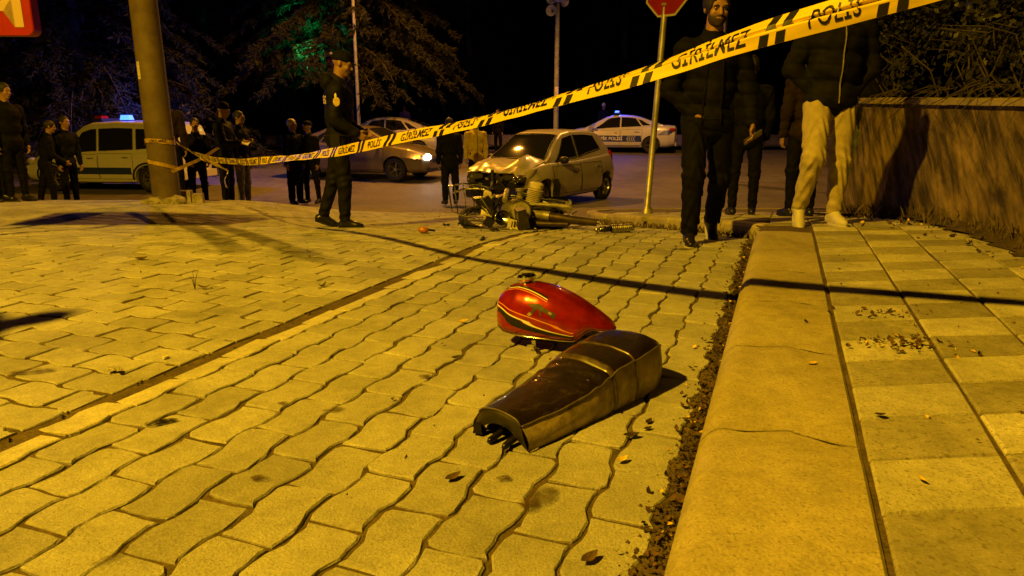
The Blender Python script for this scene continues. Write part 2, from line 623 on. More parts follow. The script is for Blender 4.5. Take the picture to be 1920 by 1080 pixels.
def paver_matrix(x, y, z, e, r):
    ay, ax_ = e[2], e[3]
    h = .1
    ty = Vector((ay.x, ay.y, (gz(x + ay.x * h, y + ay.y * h) - gz(x - ay.x * h, y - ay.y * h)) / (2 * h)))
    tx = Vector((ax_.x, ax_.y, (gz(x + ax_.x * h, y + ax_.y * h) - gz(x - ax_.x * h, y - ax_.y * h)) / (2 * h)))
    tz = tx.cross(ty).normalized(); ty.normalize(); tx = ty.cross(tz)
    M = Matrix((tx, ty, tz)).transposed().to_4x4()
    M = M @ Euler((r.gauss(0, .006), r.gauss(0, .0085), r.gauss(0, .022))).to_matrix().to_4x4()
    dz = r.gauss(0, .0016) - (.004 if e[5] else 0)
    if e[5]: M = M @ Matrix.Rotation(-.10, 4, 'Y')       # the course along the gutter tips towards it
    if e[6]: M = M @ Matrix.Diagonal((1, .47, 1, 1))
    M.translation = (x + r.gauss(0, .002), y + r.gauss(0, .002), z + dz)
    return M
for d, x, y, z, e in near:
    o = bpy.data.objects.new('paver', rnd.choice((PV2S if e[5] else PVS)[e[4]]))
    COL.objects.link(o)
    o.parent = bed
    o.matrix_local = paver_matrix(x, y, z, e, rnd)
    q_ = rnd.choice([.80, .88, .92, .96, 1, 1.02, 1.05, 1.09]); o.color = (q_, q_, q_, 1)
base = [[np.array([tuple(v.co) for v in me.vertices]) for me in row] for row in PVS]
polys = [[tuple(p.vertices) for p in row[0].polygons] for row in PVS]
Vs, Fs, Mi, off = [], [], [], 0
for d, x, y, z, e in far:
    M = np.array(paver_matrix(x, y, z, e, rnd))
    vv = rnd.choice(base[e[4]]) @ M[:3, :3].T + M[:3, 3]
    Vs.append(vv); Fs += [tuple(i + off for i in p) for p in polys[e[4]]]; off += len(vv)
    Mi += [1 if e[5] else 0] * len(polys[e[4]])
me = bpy.data.meshes.new('paver_field')
me.from_pydata(np.concatenate(Vs).tolist(), [], Fs)
me.materials.append(M_PAVER); me.materials.append(M_PAVER2)
me.polygons.foreach_set('material_index', Mi)
me.update()
link_mesh('paver_field', me, None, bed)['kind'] = 'stuff'

# ------------------------------------------------------------------ pavement (raised) with kerb and chequered tiles
KH = .115
def walk(s, t): 
    x, y = st(s, t); return (x, y)
NOSE = [(1.98, 5.62), (1.55, 6.9), (1.17, 8.3), (1.0, 9.2), (1.02, 9.8), (1.35, 10.3), (2.2, 10.62), (4.7, 10.7)]
e1 = st(-1.5, .24); e2 = st(5.72, .24)
WALK = [e1, e2] + NOSE[0:1] + NOSE[1:] + [(4.7, 10.7), (4.3, 3.0), (4.0, -1.5)]
WALK_IN = [st(-1.5, .15), st(5.52, .15), st(5.52, -.12), (1.99, 5.78)] + [(x + .07, y - (.07 if y > 9.9 else 0)) for x, y in NOSE[1:]] + [(4.7, 10.6), (4.3, 3.0), (4.0, -1.5)]
walk_o = sheet('pavement', spaced(-1, 5.2, 155), spaced(-1.5, 10.8, 300), lambda x, y: KH - .009, M_SAND, WALK_IN)
TW, TL = .318, .256
EX = Vector((1, .10, 0))
tiles = [[], []]
tm = []
for m_ in (M_TILE_L, M_TILE_D):
    me = bpy.data.meshes.new('paving_tile')
    sk = EX.dot(KD) / EX.dot(KN)
    def tp(u, v, sh): return (u, v + u * sk)
    g, w, l = .004, TW / 2, TL / 2
    mb = MB()
    q = [(-w + g * 1.6, -l + g), (w - g * 1.6, -l + g), (w - g * 1.6, l - g), (-w + g * 1.6, l - g)]
    q2 = [(a * .965, b * .965) for a, b in q]
    mb.add([(*tp(a, b, 0), -.05) for a, b in q] + [(*tp(a, b, 0), -.006) for a, b in q] + [(*tp(a, b, 0), 0) for a, b in q2],
           [(i, (i + 1) % 4, 4 + (i + 1) % 4, 4 + i) for i in range(4)] + [(4 + i, 4 + (i + 1) % 4, 8 + (i + 1) % 4, 8 + i) for i in range(4)] + [(8, 9, 10, 11)])
    me = mb.mesh('paving_tile'); me.materials.append(m_); tm.append(me)
def shrink_in(x, y):
    return all(inside(WALK, x + dx, y + dy) for dx in (-.13, .13) for dy in (-.13, .13))
cand = []
for c in range(-7, 6):
    t = .252 + TW * (c + .5)
    for j in range(-3, 40):
        s = j * TL + t * EX.dot(KD) / EX.dot(KN)
        x, y = st(s, t)
        if not shrink_in(x, y) or y < .55: continue
        if c < 0 and s < 5.9: continue
        if c >= 4 and (y < 6 or mnoise.noise((x * 1.3, y * 1.3, 3)) < -.05): continue
        z = gz(x, y) + KH
        p = project((x, y, z))
        if p is None or not (-100 < p[0] < 2150): continue
        cand.append((p[2], x, y, z, (j + c) % 2))
cand.sort()
for d, x, y, z, k in cand[:300]:
    o = bpy.data.objects.new('paving_tile', tm[k]); COL.objects.link(o); o.parent = walk_o
    h = .1
    gy = (gz(x, y + h) - gz(x, y - h)) / (2 * h)
    ty = Vector((KD.x, KD.y, gy * KD.y)).normalized(); tx = Vector((KN.x, KN.y, gy * KN.y)); tz = tx.cross(ty).normalized(); tx = ty.cross(tz)
    M = Matrix((tx, ty, tz)).transposed().to_4x4() @ Euler((rnd.gauss(0, .008), rnd.gauss(0, .008), rnd.gauss(0, .006))).to_matrix().to_4x4()
    M.translation = (x, y, z + rnd.gauss(0, .0018))
    o.matrix_local = M
    q_ = rnd.uniform(.84, 1.1); o.color = (q_, q_, q_, 1)

# kerb stones with a tongue joint
kerb = empty('kerb', (0, 0, 0)); kerb['kind'] = 'structure'
def kerb_block(s0, s1, t0=KERB_FOOT, t1=.243, top=KH + .004):
    """One stone from s0 to s1: profile across t, tongued ends."""
    prof = [(t0, -.12), (t0 + .006, top - .055), (t0 + .03, top - .018), (t0 + .052, top - .003), (t0 + .08, top), (t0 + .12, top), (t0 + .19, top), (t0 + .225, top), (t0 + .26, top), (t0 + .33, top), (t1 - .008, top), (t1, top - .008), (t1, -.12)]
    def tongue(t):
        return .045 * max(0, 1 - abs(t - (t0 + .225)) / .085)
    n = 7
    mb = MB(); k = len(prof)
    for i in range(n + 1):
        for t, z in prof:
            a, b = s0 + .0055 + tongue(t), s1 - .0055 + tongue(t)
            s = a + (b - a) * i / n
            x, y = st(s, t)
            e = .006 if i in (0, n) and z > top - .05 else 0
            mb.v.append((x, y, gz(x, y) + z - e))
    for i in range(n):
        for j in range(k - 1):
            a = i * k + j
            mb.f.append((a, a + 1, a + k + 1, a + k))
    mb.f.append(tuple(range(k - 1, -1, -1))); mb.f.append(tuple(n * k + j for j in range(k)))
    mb.mi = [0] * len(mb.f)
    me = mb.mesh('kerb_stone'); fix_normals(me)
    o = link_mesh('kerb_stone', me, M_KERB, kerb, smooth=True); sharp(me, 35)
    return o
ks = [-1.2, -.42, .35, 1.1, 1.86, 2.62, 3.32, 4.02, 4.72, 5.55]
for a, b in zip(ks[:-1], ks[1:]): kerb_block(a, b)
# the low kerb that turns the corner
def kerb_run(pts, w=.13, h=KH, per=.55):
    P = [Vector((p[0], p[1])) for p in pts]
    L = [0]
    for a, b in zip(P[:-1], P[1:]): L.append(L[-1] + (b - a).length)
    def pt(d):
        for i in range(len(P) - 1):
            if d <= L[i + 1] or i == len(P) - 2:
                return P[i] + (P[i + 1] - P[i]) * ((d - L[i]) / (L[i + 1] - L[i])), (P[i + 1] - P[i]).normalized()
    n = max(1, round(L[-1] / per))
    for i in range(n):
        mb = MB(); m_ = 5
        for q in range(m_ + 1):
            d = L[-1] * (i + .012 + (1 - .024) * q / m_) / n
            p, dr = pt(d)
            p2, dr2 = pt(min(L[-1], d + .05)); dr = (dr + dr2).normalized()
            nn = Vector((dr.y, -dr.x))
            for o_, z in ((0, -.1), (.004, h - .03), (.02, h - .005), (.04, h), (w, h), (w, -.1)):
                x, y = p + nn * o_
                mb.v.append((x, y, gz(x, y) + z))
        for q in range(m_):
            for j in range(5):
                a = q * 6 + j; mb.f.append((a, a + 1, a + 7, a + 6))
        mb.f.append((5, 4, 3, 2, 1, 0)); mb.f.append(tuple(m_ * 6 + j for j in range(6)))
        mb.mi = [0] * len(mb.f)
        me = mb.mesh('kerb_stone'); fix_normals(me)
        link_mesh('kerb_stone', me, M_KERB, kerb)
kerb_run(NOSE, h=KH + .004)
# ------------------------------------------------------------------ motorcycle tank on the stones
M_TANK = mat('tank_red', (.33, .013, .005), rough=.25, metal=.45, coat=1, var=.3, vscale=14, spec=.6, rvar=.08, bump=.10, bscale=9)
M_CHROME = mat('chrome', (.75, .74, .72), rough=.12, metal=1, var=.15, vscale=30, rvar=.08)
M_STEEL = mat('worn_steel', (.45, .43, .40), rough=.35, metal=1, var=.35, vscale=25, rvar=.15, bump=.2)
M_BLACKP = mat('black_paint', (.012, .011, .011), rough=.3, spec=.5, var=.3, vscale=20)
M_WHITEP = mat('white_pinstripe', (.75, .72, .66), rough=.35)
M_GOLDP = mat('orange_pinstripe', (.70, .25, .05), rough=.35)
M_DARK = mat('dark_hollow', (.012, .010, .009), rough=.9, var=.4)
M_OLIVE = mat('sticker_olive', (.055, .045, .02), rough=.5, var=.4, vscale=60)
M_TAN = mat('sticker_tan', (.35, .26, .10), rough=.5)

tank = empty('motorcycle_tank', (-.045, 2.925, gz(-.005, 3.02) + .012), -R(24.2), 'dark red motorcycle fuel tank with pinstripes and chrome cap lying on the pavers', 'fuel tank')
tank.scale = (1.04, 1.04, 1.06)
_tu = [0, .006, .02, .05, .10, .15, .20, .25, .30, .34, .36, .385, .41, .44, .465, .478]
_zt = [.150, .172, .195, .218, .234, .236, .231, .220, .203, .184, .172, .156, .140, .121, .104, .092]
_zb = [.098, .072, .048, .032, .026, .025, .025, .026, .027, .030, .050, .078, .088, .088, .084, .080]
_tw = [.030, .060, .083, .103, .117, .122, .120, .115, .106, .097, .092, .085, .076, .064, .045, .020]
def tank_p(u, a, off=0):
    """u along the tank in metres, a = angle round the section: 0 top, +-pi bottom, negative = near side."""
    zt, zb, w = (float(np.interp(u, _tu, q)) for q in (_zt, _zb, _tw))
    zm = zb + .40 * (zt - zb)
    s_, c_ = math.sin(a), math.cos(a)
    y = (w + off) * math.copysign(abs(s_) ** .82, s_)
    z = zm + ((zt - zm + off) * c_ ** .95 if c_ > 0 else -(zm - zb + off) * abs(c_) ** .55)
    x = u
    return Vector((x, y, z))
mb = MB()
NU, NA = 44, 44
us = [.478 * (i / NU) ** 1.25 for i in range(NU + 1)]
for u in us:
    for j in range(NA):
        mb.v.append(tuple(tank_p(u, -math.pi + 2 * math.pi * j / NA)))
for i in range(NU):
    for j in range(NA):
        k = (j + 1) % NA
        mb.f.append((i * NA + j, i * NA + k, (i + 1) * NA + k, (i + 1) * NA + j))
mb.f.append(tuple(range(NA)))
mb.mi = [0] * len(mb.f)
for i in range(NU):
    for j in range(NA):
        if us[i] > .338 and abs(-math.pi + 2 * math.pi * (j + .5) / NA) > 2.35: mb.mi[i * NA + j] = 1
me = mb.mesh('shell'); fix_normals(me)
link_mesh('shell', me, [M_TANK, M_DARK], tank, smooth=True); sharp(me, 40)
for sgn in (-1, 1):      # rolled lip round the cut-out at the rear
    MB().tube([tank_p(u, sgn * 2.3, .0) for u in spaced(.335, .47, 14)], .0055, 7).build('rolled_lip', M_TANK, tank, smooth=True)
# seam flange along the lower edge of both sides
for sgn in (-1, 1):
    MB().tube([tank_p(u, sgn * 2.25, .002) for u in spaced(.004, .345, 24)], .0035, 6).build('seam', M_CHROME, tank, smooth=True)
# filler cap
c = tank_p(.115, 0)
cap = MB().lathe([(.0, -.012), (.038, -.012), (.038, .006), (.033, .008), (.031, .012), (.031, .022), (.036, .024), (.038, .027), (.038, .037), (.034, .042), (.012, .044), (0, .044)], 28, Matrix.Translation(c - Vector((0, 0, .016))) @ Matrix.Rotation(R(-7), 4, 'Y')).build('filler_cap', M_CHROME, tank, smooth=True, angle=30)
MB().box(c + Vector((0, 0, .031)), (.05, .009, .006), .6).build('cap_latch', M_CHROME, cap)
# petcock under the near side
pk = MB()
pk.lathe([(.006, 0), (.011, .0), (.011, .02), (.007, .022), (.007, .034), (.0095, .036), (.0095, .06)], 12, Matrix.Translation((.185, -.10, -.026)))
pk.tube([(.185, -.10, .008), (.205, -.118, .004), (.212, -.124, -.012)], .006, 8)
pk.box((.178, -.112, .012), (.03, .006, .011), .4)
pk.build('fuel_tap', M_CHROME, tank, smooth=True, angle=35)
# painted stripes and the sticker, lying on the near side of the shell
def side_a(v):   # v: 0 lower edge .. 1 top
    return -(2.0 - 1.75 * v)
def on_tank(u, v, off): return tank_p(u, side_a(v), off)
def stripe(name, path, w, m, off=.0009, n=60):
    P = [Vector(p) for p in path]
    L = [0]
    for a, b in zip(P[:-1], P[1:]): L.append(L[-1] + ((b - a).x ** 2 + ((b - a).y * .2) ** 2) ** .5)
    pts = []
    for i in range(n + 1):
        d = L[-1] * i / n
        k = max(q for q in range(len(P) - 1) if L[q] <= d + 1e-9)
        t = (d - L[k]) / max(1e-9, L[k + 1] - L[k]); pts.append(P[k].lerp(P[k + 1], t))
    for _ in range(3):
        pts = [pts[0]] + [(pts[i - 1] + pts[i] * 2 + pts[i + 1]) / 4 for i in range(1, n)] + [pts[-1]]
    mb = MB()
    for i in range(n + 1):
        t = pts[min(n, i + 1)] - pts[max(0, i - 1)]
        t = Vector((t.x, t.y * .2)).normalized()
        nn = Vector((-t.y, t.x / .2))
        ww = w(i / n) if callable(w) else w
        for s_ in (-1, -.33, .33, 1):
            q = pts[i] + Vector((nn.x * ww / 2 * s_, nn.y * ww / 2 * s_))
            mb.v.append(tuple(on_tank(max(.001, q.x), q.y, off)))
    for i in range(n):
        for j in range(3):
            a = i * 4 + j; mb.f.append((a, a + 1, a + 5, a + 4))
    mb.mi = [0] * len(mb.f)
    return mb.build(name, m, tank, smooth=True)
low = [(.345, .20), (.31, .225), (.26, .255), (.20, .30), (.12, .36), (.085, .40), (.068, .44), (.055, .50), (.026, .56), (.012, .64), (.012, .74), (.03, .84), (.06, .87), (.12, .83), (.18, .75), (.235, .66)]
def offs(p, d, du=0): return [(a + du * (1 if a < .05 else .2), b - d) for a, b in p]
stripe('black_band', [(a, b - .15) for i, (a, b) in enumerate(low[:9])], lambda t: .019, M_BLACKP, .0006)
stripe('black_band', [(.235, .74), (.18, .82), (.13, .90), (.07, .935), (.035, .91)], .013, M_BLACKP, .0006)
stripe('pinstripe', [(a - .004 * (i > 8), b - .085) for i, (a, b) in enumerate(low[:11])] + [(.004, .80), (.022, .91), (.055, .93), (.12, .88), (.18, .80), (.235, .71)], .0045, M_WHITEP)
stripe('pinstripe', low, .0035, M_GOLDP)
# rifle-shaped sticker (a plain flat silhouette)
def decal(polys, m, u0, v0, sc, rot, off=.0012):
    mb = MB()
    cr, sr = math.cos(rot), math.sin(rot)
    for poly in polys:
        n = len(poly)
        vs = []
        for x, y in poly:
            a, b = (x * cr - y * sr) * sc, (x * sr + y * cr) * sc
            vs.append(on_tank(u0 + a, v0 + b / .215, off))
        mb.add(vs, [tuple(range(n))])
    return mb.build('sticker', m, tank)
decal([[(-1.0, .05), (-.2, .02), (-.2, .12), (-1.0, .10)], [(-.35, -.04), (.35, -.06), (.38, .16), (-.3, .17)], [(-.18, -.05), (.02, -.05), (-.10, -.30), (-.24, -.52), (-.38, -.46), (-.22, -.25)],
       [(.16, -.06), (.27, -.06), (.33, -.30), (.22, -.31)], [(.35, -.06), (.62, -.12), (.95, -.22), (.98, .10), (.60, .12), (.38, .14)], [(-.1, .17), (.22, .17), (.2, .24), (-.06, .24)]],
      M_OLIVE, .20, .50, .078, R(-9))
for q_ in ([(-.25, -.50), (-.14, -.36), (-.30, -.30), (-.40, -.45)], [(.62, -.06), (.78, -.08), (.78, .04), (.62, .06)]):
    decal([q_], M_TAN, .20, .50, .078, R(-9), .0018)

# ------------------------------------------------------------------ the torn-off seat
M_LEATHER = mat('seat_leather', (.013, .0075, .005), rough=.30, coat=.7, var=.45, vscale=9, bump=.35, bscale=70, rvar=.12, spec=.9)
def dusty(name, base, dust, scale, lo, hi, rough=.5):
    m = mat(name, dust, rough=rough, col2=base, vscale=scale, ramp=(lo, hi), bump=.3, bscale=60, detail=6)
    return m
M_SIDE = dusty('seat_side_dusty', (.035, .025, .014), (.42, .34, .20), 11, .34, .66, .48)
M_PIPE = mat('seat_piping', (.10, .085, .06), rough=.35, var=.3, vscale=30)
seat = empty('twin_saddle', (-.035, 1.925, gz(0, 1.9)), R(48.2), 'brown black vinyl two person motorcycle seat with dusty sides lying upright on the pavers', 'motorcycle seat')
_ss = [0, .05, .15, .25, .33, .40, .44, .50, .56, .62, .68, .715, .735, .745]
_sh = [.082, .084, .088, .098, .113, .130, .137, .143, .150, .157, .160, .154, .138, .118]
_swt = [.082, .088, .100, .110, .115, .117, .118, .120, .122, .122, .117, .106, .090, .070]
_swb = [.108, .112, .118, .124, .127, .128, .128, .130, .131, .130, .124, .112, .094, .072]
def si(a, s): return float(np.interp(s, _ss, a))
def step(s):       # raised band of the pillion part, with the two sewn-on straps
    return 0.0 + .006 * float(sstep(.400, .412, s)) - .004 * float(sstep(.52, .535, s))
def seat_top(s, v):        # v -1 (near) .. 1 (far)
    w = si(_swt, s); h = si(_sh, s) + step(s)
    wr = .0036 * math.sin(s * 95 + 3 * v) * math.exp(-((s - .34) / .07) ** 2) + .0025 * mnoise.noise((s * 16, v * 2.3, 5))
    crown = .016 * (1 - v * v) - .010 * max(0, abs(v) - .86) / .14
    return Vector((s, w * v, h + crown + wr))
def seat_side(s, q, sg):     # q 0 top edge .. 1 bottom
    a = seat_top(s, sg)
    wb = si(_swb, s)
    y = a.y + (sg * wb - a.y) * (1 - (1 - q) ** 1.6) + sg * .007 * math.sin(math.pi * q)
    z = a.z * (1 - q) + .004 * q
    f = .0035 * math.sin(s * 70 + q * 5) * math.exp(-((s - .45) / .08) ** 2) * math.sin(math.pi * q) + .004 * mnoise.noise((s * 13, q * 2, 9 + sg)) * math.sin(math.pi * q)
    return Vector((s, y + sg * f, z))
SS = [.745 * i / 90 for i in range(91)]
MB().grid(lambda u, v: seat_top(.745 * u, 1 - 2 * v), 90, 20).build('top_cover', M_LEATHER, seat, smooth=True)
for sg in (-1, 1):
    me = MB().grid(lambda u, v: seat_side(.745 * u, v, sg), 90, 10).build('side_cover', M_SIDE, seat, smooth=True)
    MB().tube([seat_top(s, sg) + Vector((0, sg * .001, .001)) for s in SS], .0034, 7).build('piping', M_PIPE, seat, smooth=True)
# rounded rear end and open front end
def endcap(u, v):
    a = -1 + 2 * u
    t = seat_top(.745, a); b = Vector((.745, si(_swb, .745) * a, .006))
    p = t.lerp(b, v); p.x += .012 * math.sin(math.pi * v) * (1 - a * a * .6)
    return p
MB().grid(endcap, 12, 6).build('rear_panel', M_SIDE, seat, smooth=True)
def nose(u, v):
    a = -1 + 2 * u
    t = seat_top(0, a)
    low = .004 + .050 * (1 - abs(a) ** 2.6)
    yb = t.y + (si(_swb, 0) * a - t.y) * (1 if abs(a) > .99 else abs(a) ** 6)
    p = t.lerp(Vector((0, yb, low)), v); p.x -= .010 * math.sin(math.pi * min(1, v * 1.1)) * (1 - a ** 4 * .7)
    return p
MB().grid(nose, 20, 6).build('front_lip', mat('seat_lip', (.02, .016, .012), rough=.4, var=.4, vscale=20), seat, smooth=True)
MB().tube([seat_top(0, -1 + .1 * i) + Vector((-.002, 0, .001)) for i in range(21)], .003, 6).build('piping', M_PIPE, seat, smooth=True)
MB().grid(lambda u, v: (.012 + .70 * u, .104 * (1 - 2 * v) * (1 + .15 * u), .052 * (1 - (1 - 2 * v) ** 4) + .008), 8, 8).build('seat_pan', mat('rusty_pan', (.05, .028, .015), rough=.8, var=.5, vscale=20), seat)
for yy in (.012, -.045):
    MB().tube([(.10, yy, .030), (.02, yy, .022), (-.028, yy, .012), (-.038, yy - .002, .010)], [.010, .010, .010, .006], 8).build('mounting_bracket', mat('black_bracket', (.015, .013, .012), rough=.3, metal=.4, var=.4), seat, smooth=True)
MB().box((-.004, .08, .022), (.03, .03, .028), .3, taper=.7).build('mounting_bracket', MATS['black_bracket'], seat)
def strap(s0, w, th):
    def f(u, v):
        s = s0 + w * (v - .5)
        e = th * math.sin(math.pi * min(1, max(0, v))) ** .5
        if u < .25: p = seat_side(s, 1 - u / .25, -1); return p + Vector((0, -e, 0))
        if u > .75: p = seat_side(s, (u - .75) / .25, 1); return p + Vector((0, e, 0))
        return seat_top(s, -1 + (u - .25) / .25) + Vector((0, 0, e))
    return f
M_STRAP = mat('seat_strap', (.07, .05, .03), rough=.28, var=.5, vscale=25, spec=.7)
MB().grid(strap(.405, .022, .006), 48, 6).build('strap', M_STRAP, seat, smooth=True)
MB().grid(strap(.525, .008, .006), 48, 4).build('strap', M_STRAP, seat, smooth=True)

# ------------------------------------------------------------------ police tape
M_TAPE = mat('tape_yellow', (.66, .50, .012), rough=.48, var=.08, vscale=6, spec=.5)
M_TAPEB = mat('tape_print', (.012, .011, .01), rough=.35)
M_TAPEG = mat('tape_reverse_print', (.13, .105, .02), rough=.35)
TAPE_PX = [(331, 268), (362, 287), (402, 300), (460, 304), (560, 295), (640, 283), (700, 270), (860, 233), (1040, 180), (1230, 124), (1300, 100), (1400, 63), (1540, 27), (1712, -20), (2010, -105)]
_TD = [(331, 9.62), (402, 7.9), (460, 6.8), (560, 5.35), (640, 4.5), (700, 4.08), (860, 3.5), (1040, 3.05), (1230, 2.76), (1400, 2.58), (1540, 2.45), (1712, 2.33), (2010, 2.12)]
def _tape_depth(px): return float(np.interp(px, [a for a, b in _TD], [b for a, b in _TD]))
_tp = [at(px, py, _tape_depth(px)) for px, py in TAPE_PX]
_tl = [0]
for a_, b_ in zip(_tp[:-1], _tp[1:]): _tl.append(_tl[-1] + (b_ - a_).length)
_td = np.linspace(0, _tl[-1], 200)
_tx = [np.interp(_td, _tl, [p[k] for p in _tp]) for k in range(3)]
_tk = np.hanning(11); _tk /= _tk.sum()
_tx = [np.concatenate([q[:5], np.convolve(q, _tk, 'valid'), q[-5:]]) for q in _tx]
TP0 = _tp[0]
TLEN = _tl[-1] / 1.16
def tape_c(t):
    return Vector([float(np.interp(t * TLEN, _td, q)) for q in _tx])
TDIR = (_tp[-1] - _tp[1]).normalized()
TSIDE = Vector((TDIR.y, -TDIR.x, 0)).normalized()       # faces the camera side
if TSIDE.y > 0: TSIDE = -TSIDE
TUP = TSIDE.cross(TDIR)
if TUP.z < 0: TUP = -TUP
def tape_frame(t):
    """Direction across the ribbon: upright with slow twists."""
    tw = .55 * math.sin(6.2 * t + .6) + .28 * math.sin(17 * t + 1) - .75 * float(sstep(.72, .95, t))
    return (TUP * math.cos(tw) + TSIDE * math.sin(tw)).normalized()
TWID = .063
def tape_pt(t, v, off=0):
    """v in -.5 .. .5 across. Beyond t = .45 the ribbon is creased lengthwise and gapes open."""
    ac = tape_frame(t)
    nn = ac.cross(TDIR).normalized()
    if nn.y > 0: nn = -nn
    c = tape_c(t)
    fold = float(sstep(.80, .95, t))
    wr = .004 * mnoise.noise((t * 60, v * 3, 2)) + .002 * math.sin(t * 90 + v * 6) * (1 - fold * .5)
    p = c + ac * (v * TWID * (1 + .6 * fold)) + nn * (wr + off)
    if fold > 0:
        # the upper half leans back, the lower half leans forward: a shallow V along the crease
        p += nn * (abs(v) * -.045 * fold) + (TSIDE * -.02 * fold if v > 0 else Vector()) - nn * (.035 * fold * math.exp(-((v - .02) / .05) ** 2))
    return p
tape = empty('barrier_tape', tuple(TP0), 0, 'yellow police barrier tape with black lettering stretched up from the leaning pole', 'tape')
inv = Matrix.Translation(-TP0)
NT = 260
mb = MB()
def tape_grid(v0, v1, nv):
    return lambda u, v: tape_pt(u * 1.16, v0 + (v1 - v0) * v) - TP0
mb.grid(tape_grid(-.5, .5, 22), NT, 22)
mb.build('ribbon', M_TAPE, tape, smooth=True)
# lettering follows the ribbon: lower half of the print is folded under towards the right
words_ = ['GİRİLMEZ', 'POLİS']
tl = TLEN
d = .25; i = 0
pr, prg = MB(), MB()
def map_poly(mb, vs, fs, d0, ly, sc, off):
    for f in fs:
        pts = [vs[q] for q in f]
        P = []
        for x, y in pts:
            P.append(tape_pt((d0 + x) / tl, ly + y, off) - TP0)
        mb.add(P, [tuple(range(len(P)))])
def subdivide_text(txt, h):
    vs, fs = text_polys(txt, 1.0, .012, 1.08)
    ys = [v[1] for v in vs]
    sc = h / .72
    bm = bmesh.new()
    bv = [bm.verts.new((v[0] * sc, v[1] * sc, 0)) for v in vs]
    for f in fs:
        try: bm.faces.new([bv[i] for i in f])
        except ValueError: pass
    bmesh.ops.triangulate(bm, faces=bm.faces)
    for _ in range(2):
        bmesh.ops.subdivide_edges(bm, edges=[e for e in bm.edges if e.calc_length() > .008], cuts=1)
        bmesh.ops.triangulate(bm, faces=bm.faces)
    bm.verts.index_update()
    out = [(v.co.x, v.co.y) for v in bm.verts], [tuple(v.index for v in f.verts) for f in bm.faces]
    bm.free()
    return out
def bar(d0, w, sl):
    n = 6
    for k in range(n):
        a, b = -.5 + k / n, -.5 + (k + 1) / n
        yield [(d0 + sl * a, a), (d0 + w + sl * a, a), (d0 + w + sl * b, b), (d0 + sl * b, b)]
while d < tl * 1.12:
    txt = words_[i % 2]; i += 1
    vs, fs = subdivide_text(txt, .040)
    wdt = max(v[0] for v in vs) - min(v[0] for v in vs)
    for f in fs:
        P = [tape_pt((d + wdt / 2 + vs[q][0]) / tl, (vs[q][1] - .020) / TWID, .0022) - TP0 for q in f]
        pr.add(P, [tuple(range(len(P)))])
    d += wdt + .055
    for k in range(2):
        for quad in bar(d + k * .055, .030, .03):
            pr.add([tape_pt(a / tl, b, .0022) - TP0 for a, b in quad], [(0, 1, 2, 3)])
    d += .15
pr.build('lettering', M_TAPEB, tape)
# the turns round the pole, the loose second length and a hanging end are built with the pole
# ------------------------------------------------------------------ poles
M_POLE = mat('rusty_pole', (.15, .115, .07), rough=.7, col2=(.075, .052, .03), vscale=3, ramp=(.35, .7), bump=.5, bscale=25, detail=8)
M_GALV = mat('galvanised', (.42, .40, .36), rough=.45, metal=.6, var=.3, vscale=6, bump=.2)
M_GREYP = mat('grey_paint_steel', (.22, .22, .22), rough=.5, var=.25, vscale=4)
M_PAPER = mat('old_paper', (.55, .50, .40), rough=.8, var=.3, vscale=30)
M_LAMPGLASS = mat('lamp_glass', (1, .8, .4), emit=(1, .6, .12), estr=60)

pb = at(314, 378, 9.75); pb.z = gz(pb.x, pb.y)
pt_ = at(268, 0, 9.75)
pd = (pt_ - pb).normalized()
pole = empty('utility_pole', tuple(pb), 0, 'thick leaning grey brown pole wrapped with yellow tape beside the van', 'pole')
MB().tube([pd * z for z in (-.2, 0, 2, 4.5, 8.5)], [.178, .178, .170, .158, .135], 28).build('shaft', M_POLE, pole, smooth=True, angle=40)
MB().grid(lambda u, v: pd * (1.62 + .22 * v) + Vector((.178 * math.sin(-.75 + .35 * u), -.178 * math.cos(-.75 + .35 * u), 0)), 6, 2).build('notice', M_PAPER, pole)
# tape turned round it, the crossing length and the hanging end
def band(z0, z1, turns, w=.06, r=.184, ph=0, n=90):
    mb = MB()
    def f(u, v):
        a = ph + turns * 2 * math.pi * u
        c = pd * (z0 + (z1 - z0) * u + .012 * math.sin(a * 1.7))
        return c + Vector((math.cos(a), math.sin(a), 0)) * (r + .003 * math.sin(a * 5 + v * 3)) + Vector((0, 0, (v - .5) * w))
    return mb.grid(f, n, 3)
def pole_text(mb_, z0, txt, a0):
    vs, fs = subdivide_text(txt, .034)
    for f in fs:
        P = []
        for q in f:
            x, y = vs[q]
            a = a0 + x / .19
            P.append(pd * z0 + Vector((math.cos(a), math.sin(a), 0)) * .192 + Vector((0, 0, y - .017)))
        mb_.add(P, [tuple(range(len(P)))])
M_TAPED = mat('tape_dirty', (.42, .28, .02), rough=.45, var=.35, vscale=14)
wrap = empty('tape_wrap', tuple(pb), 0, 'yellow police tape wound round the leaning pole with a loose crossing end', 'tape')
band(.86, .80, 1.6, .055).build('ribbon', M_TAPED, wrap, smooth=True)
band(.62, .36, 1.2, .05, ph=2.4).build('ribbon', M_TAPED, wrap, smooth=True)
tm_ = MB(); pole_text(tm_, .84, 'GİRİLMEZ', -1.35); tm_.build('lettering', M_TAPEB, wrap)
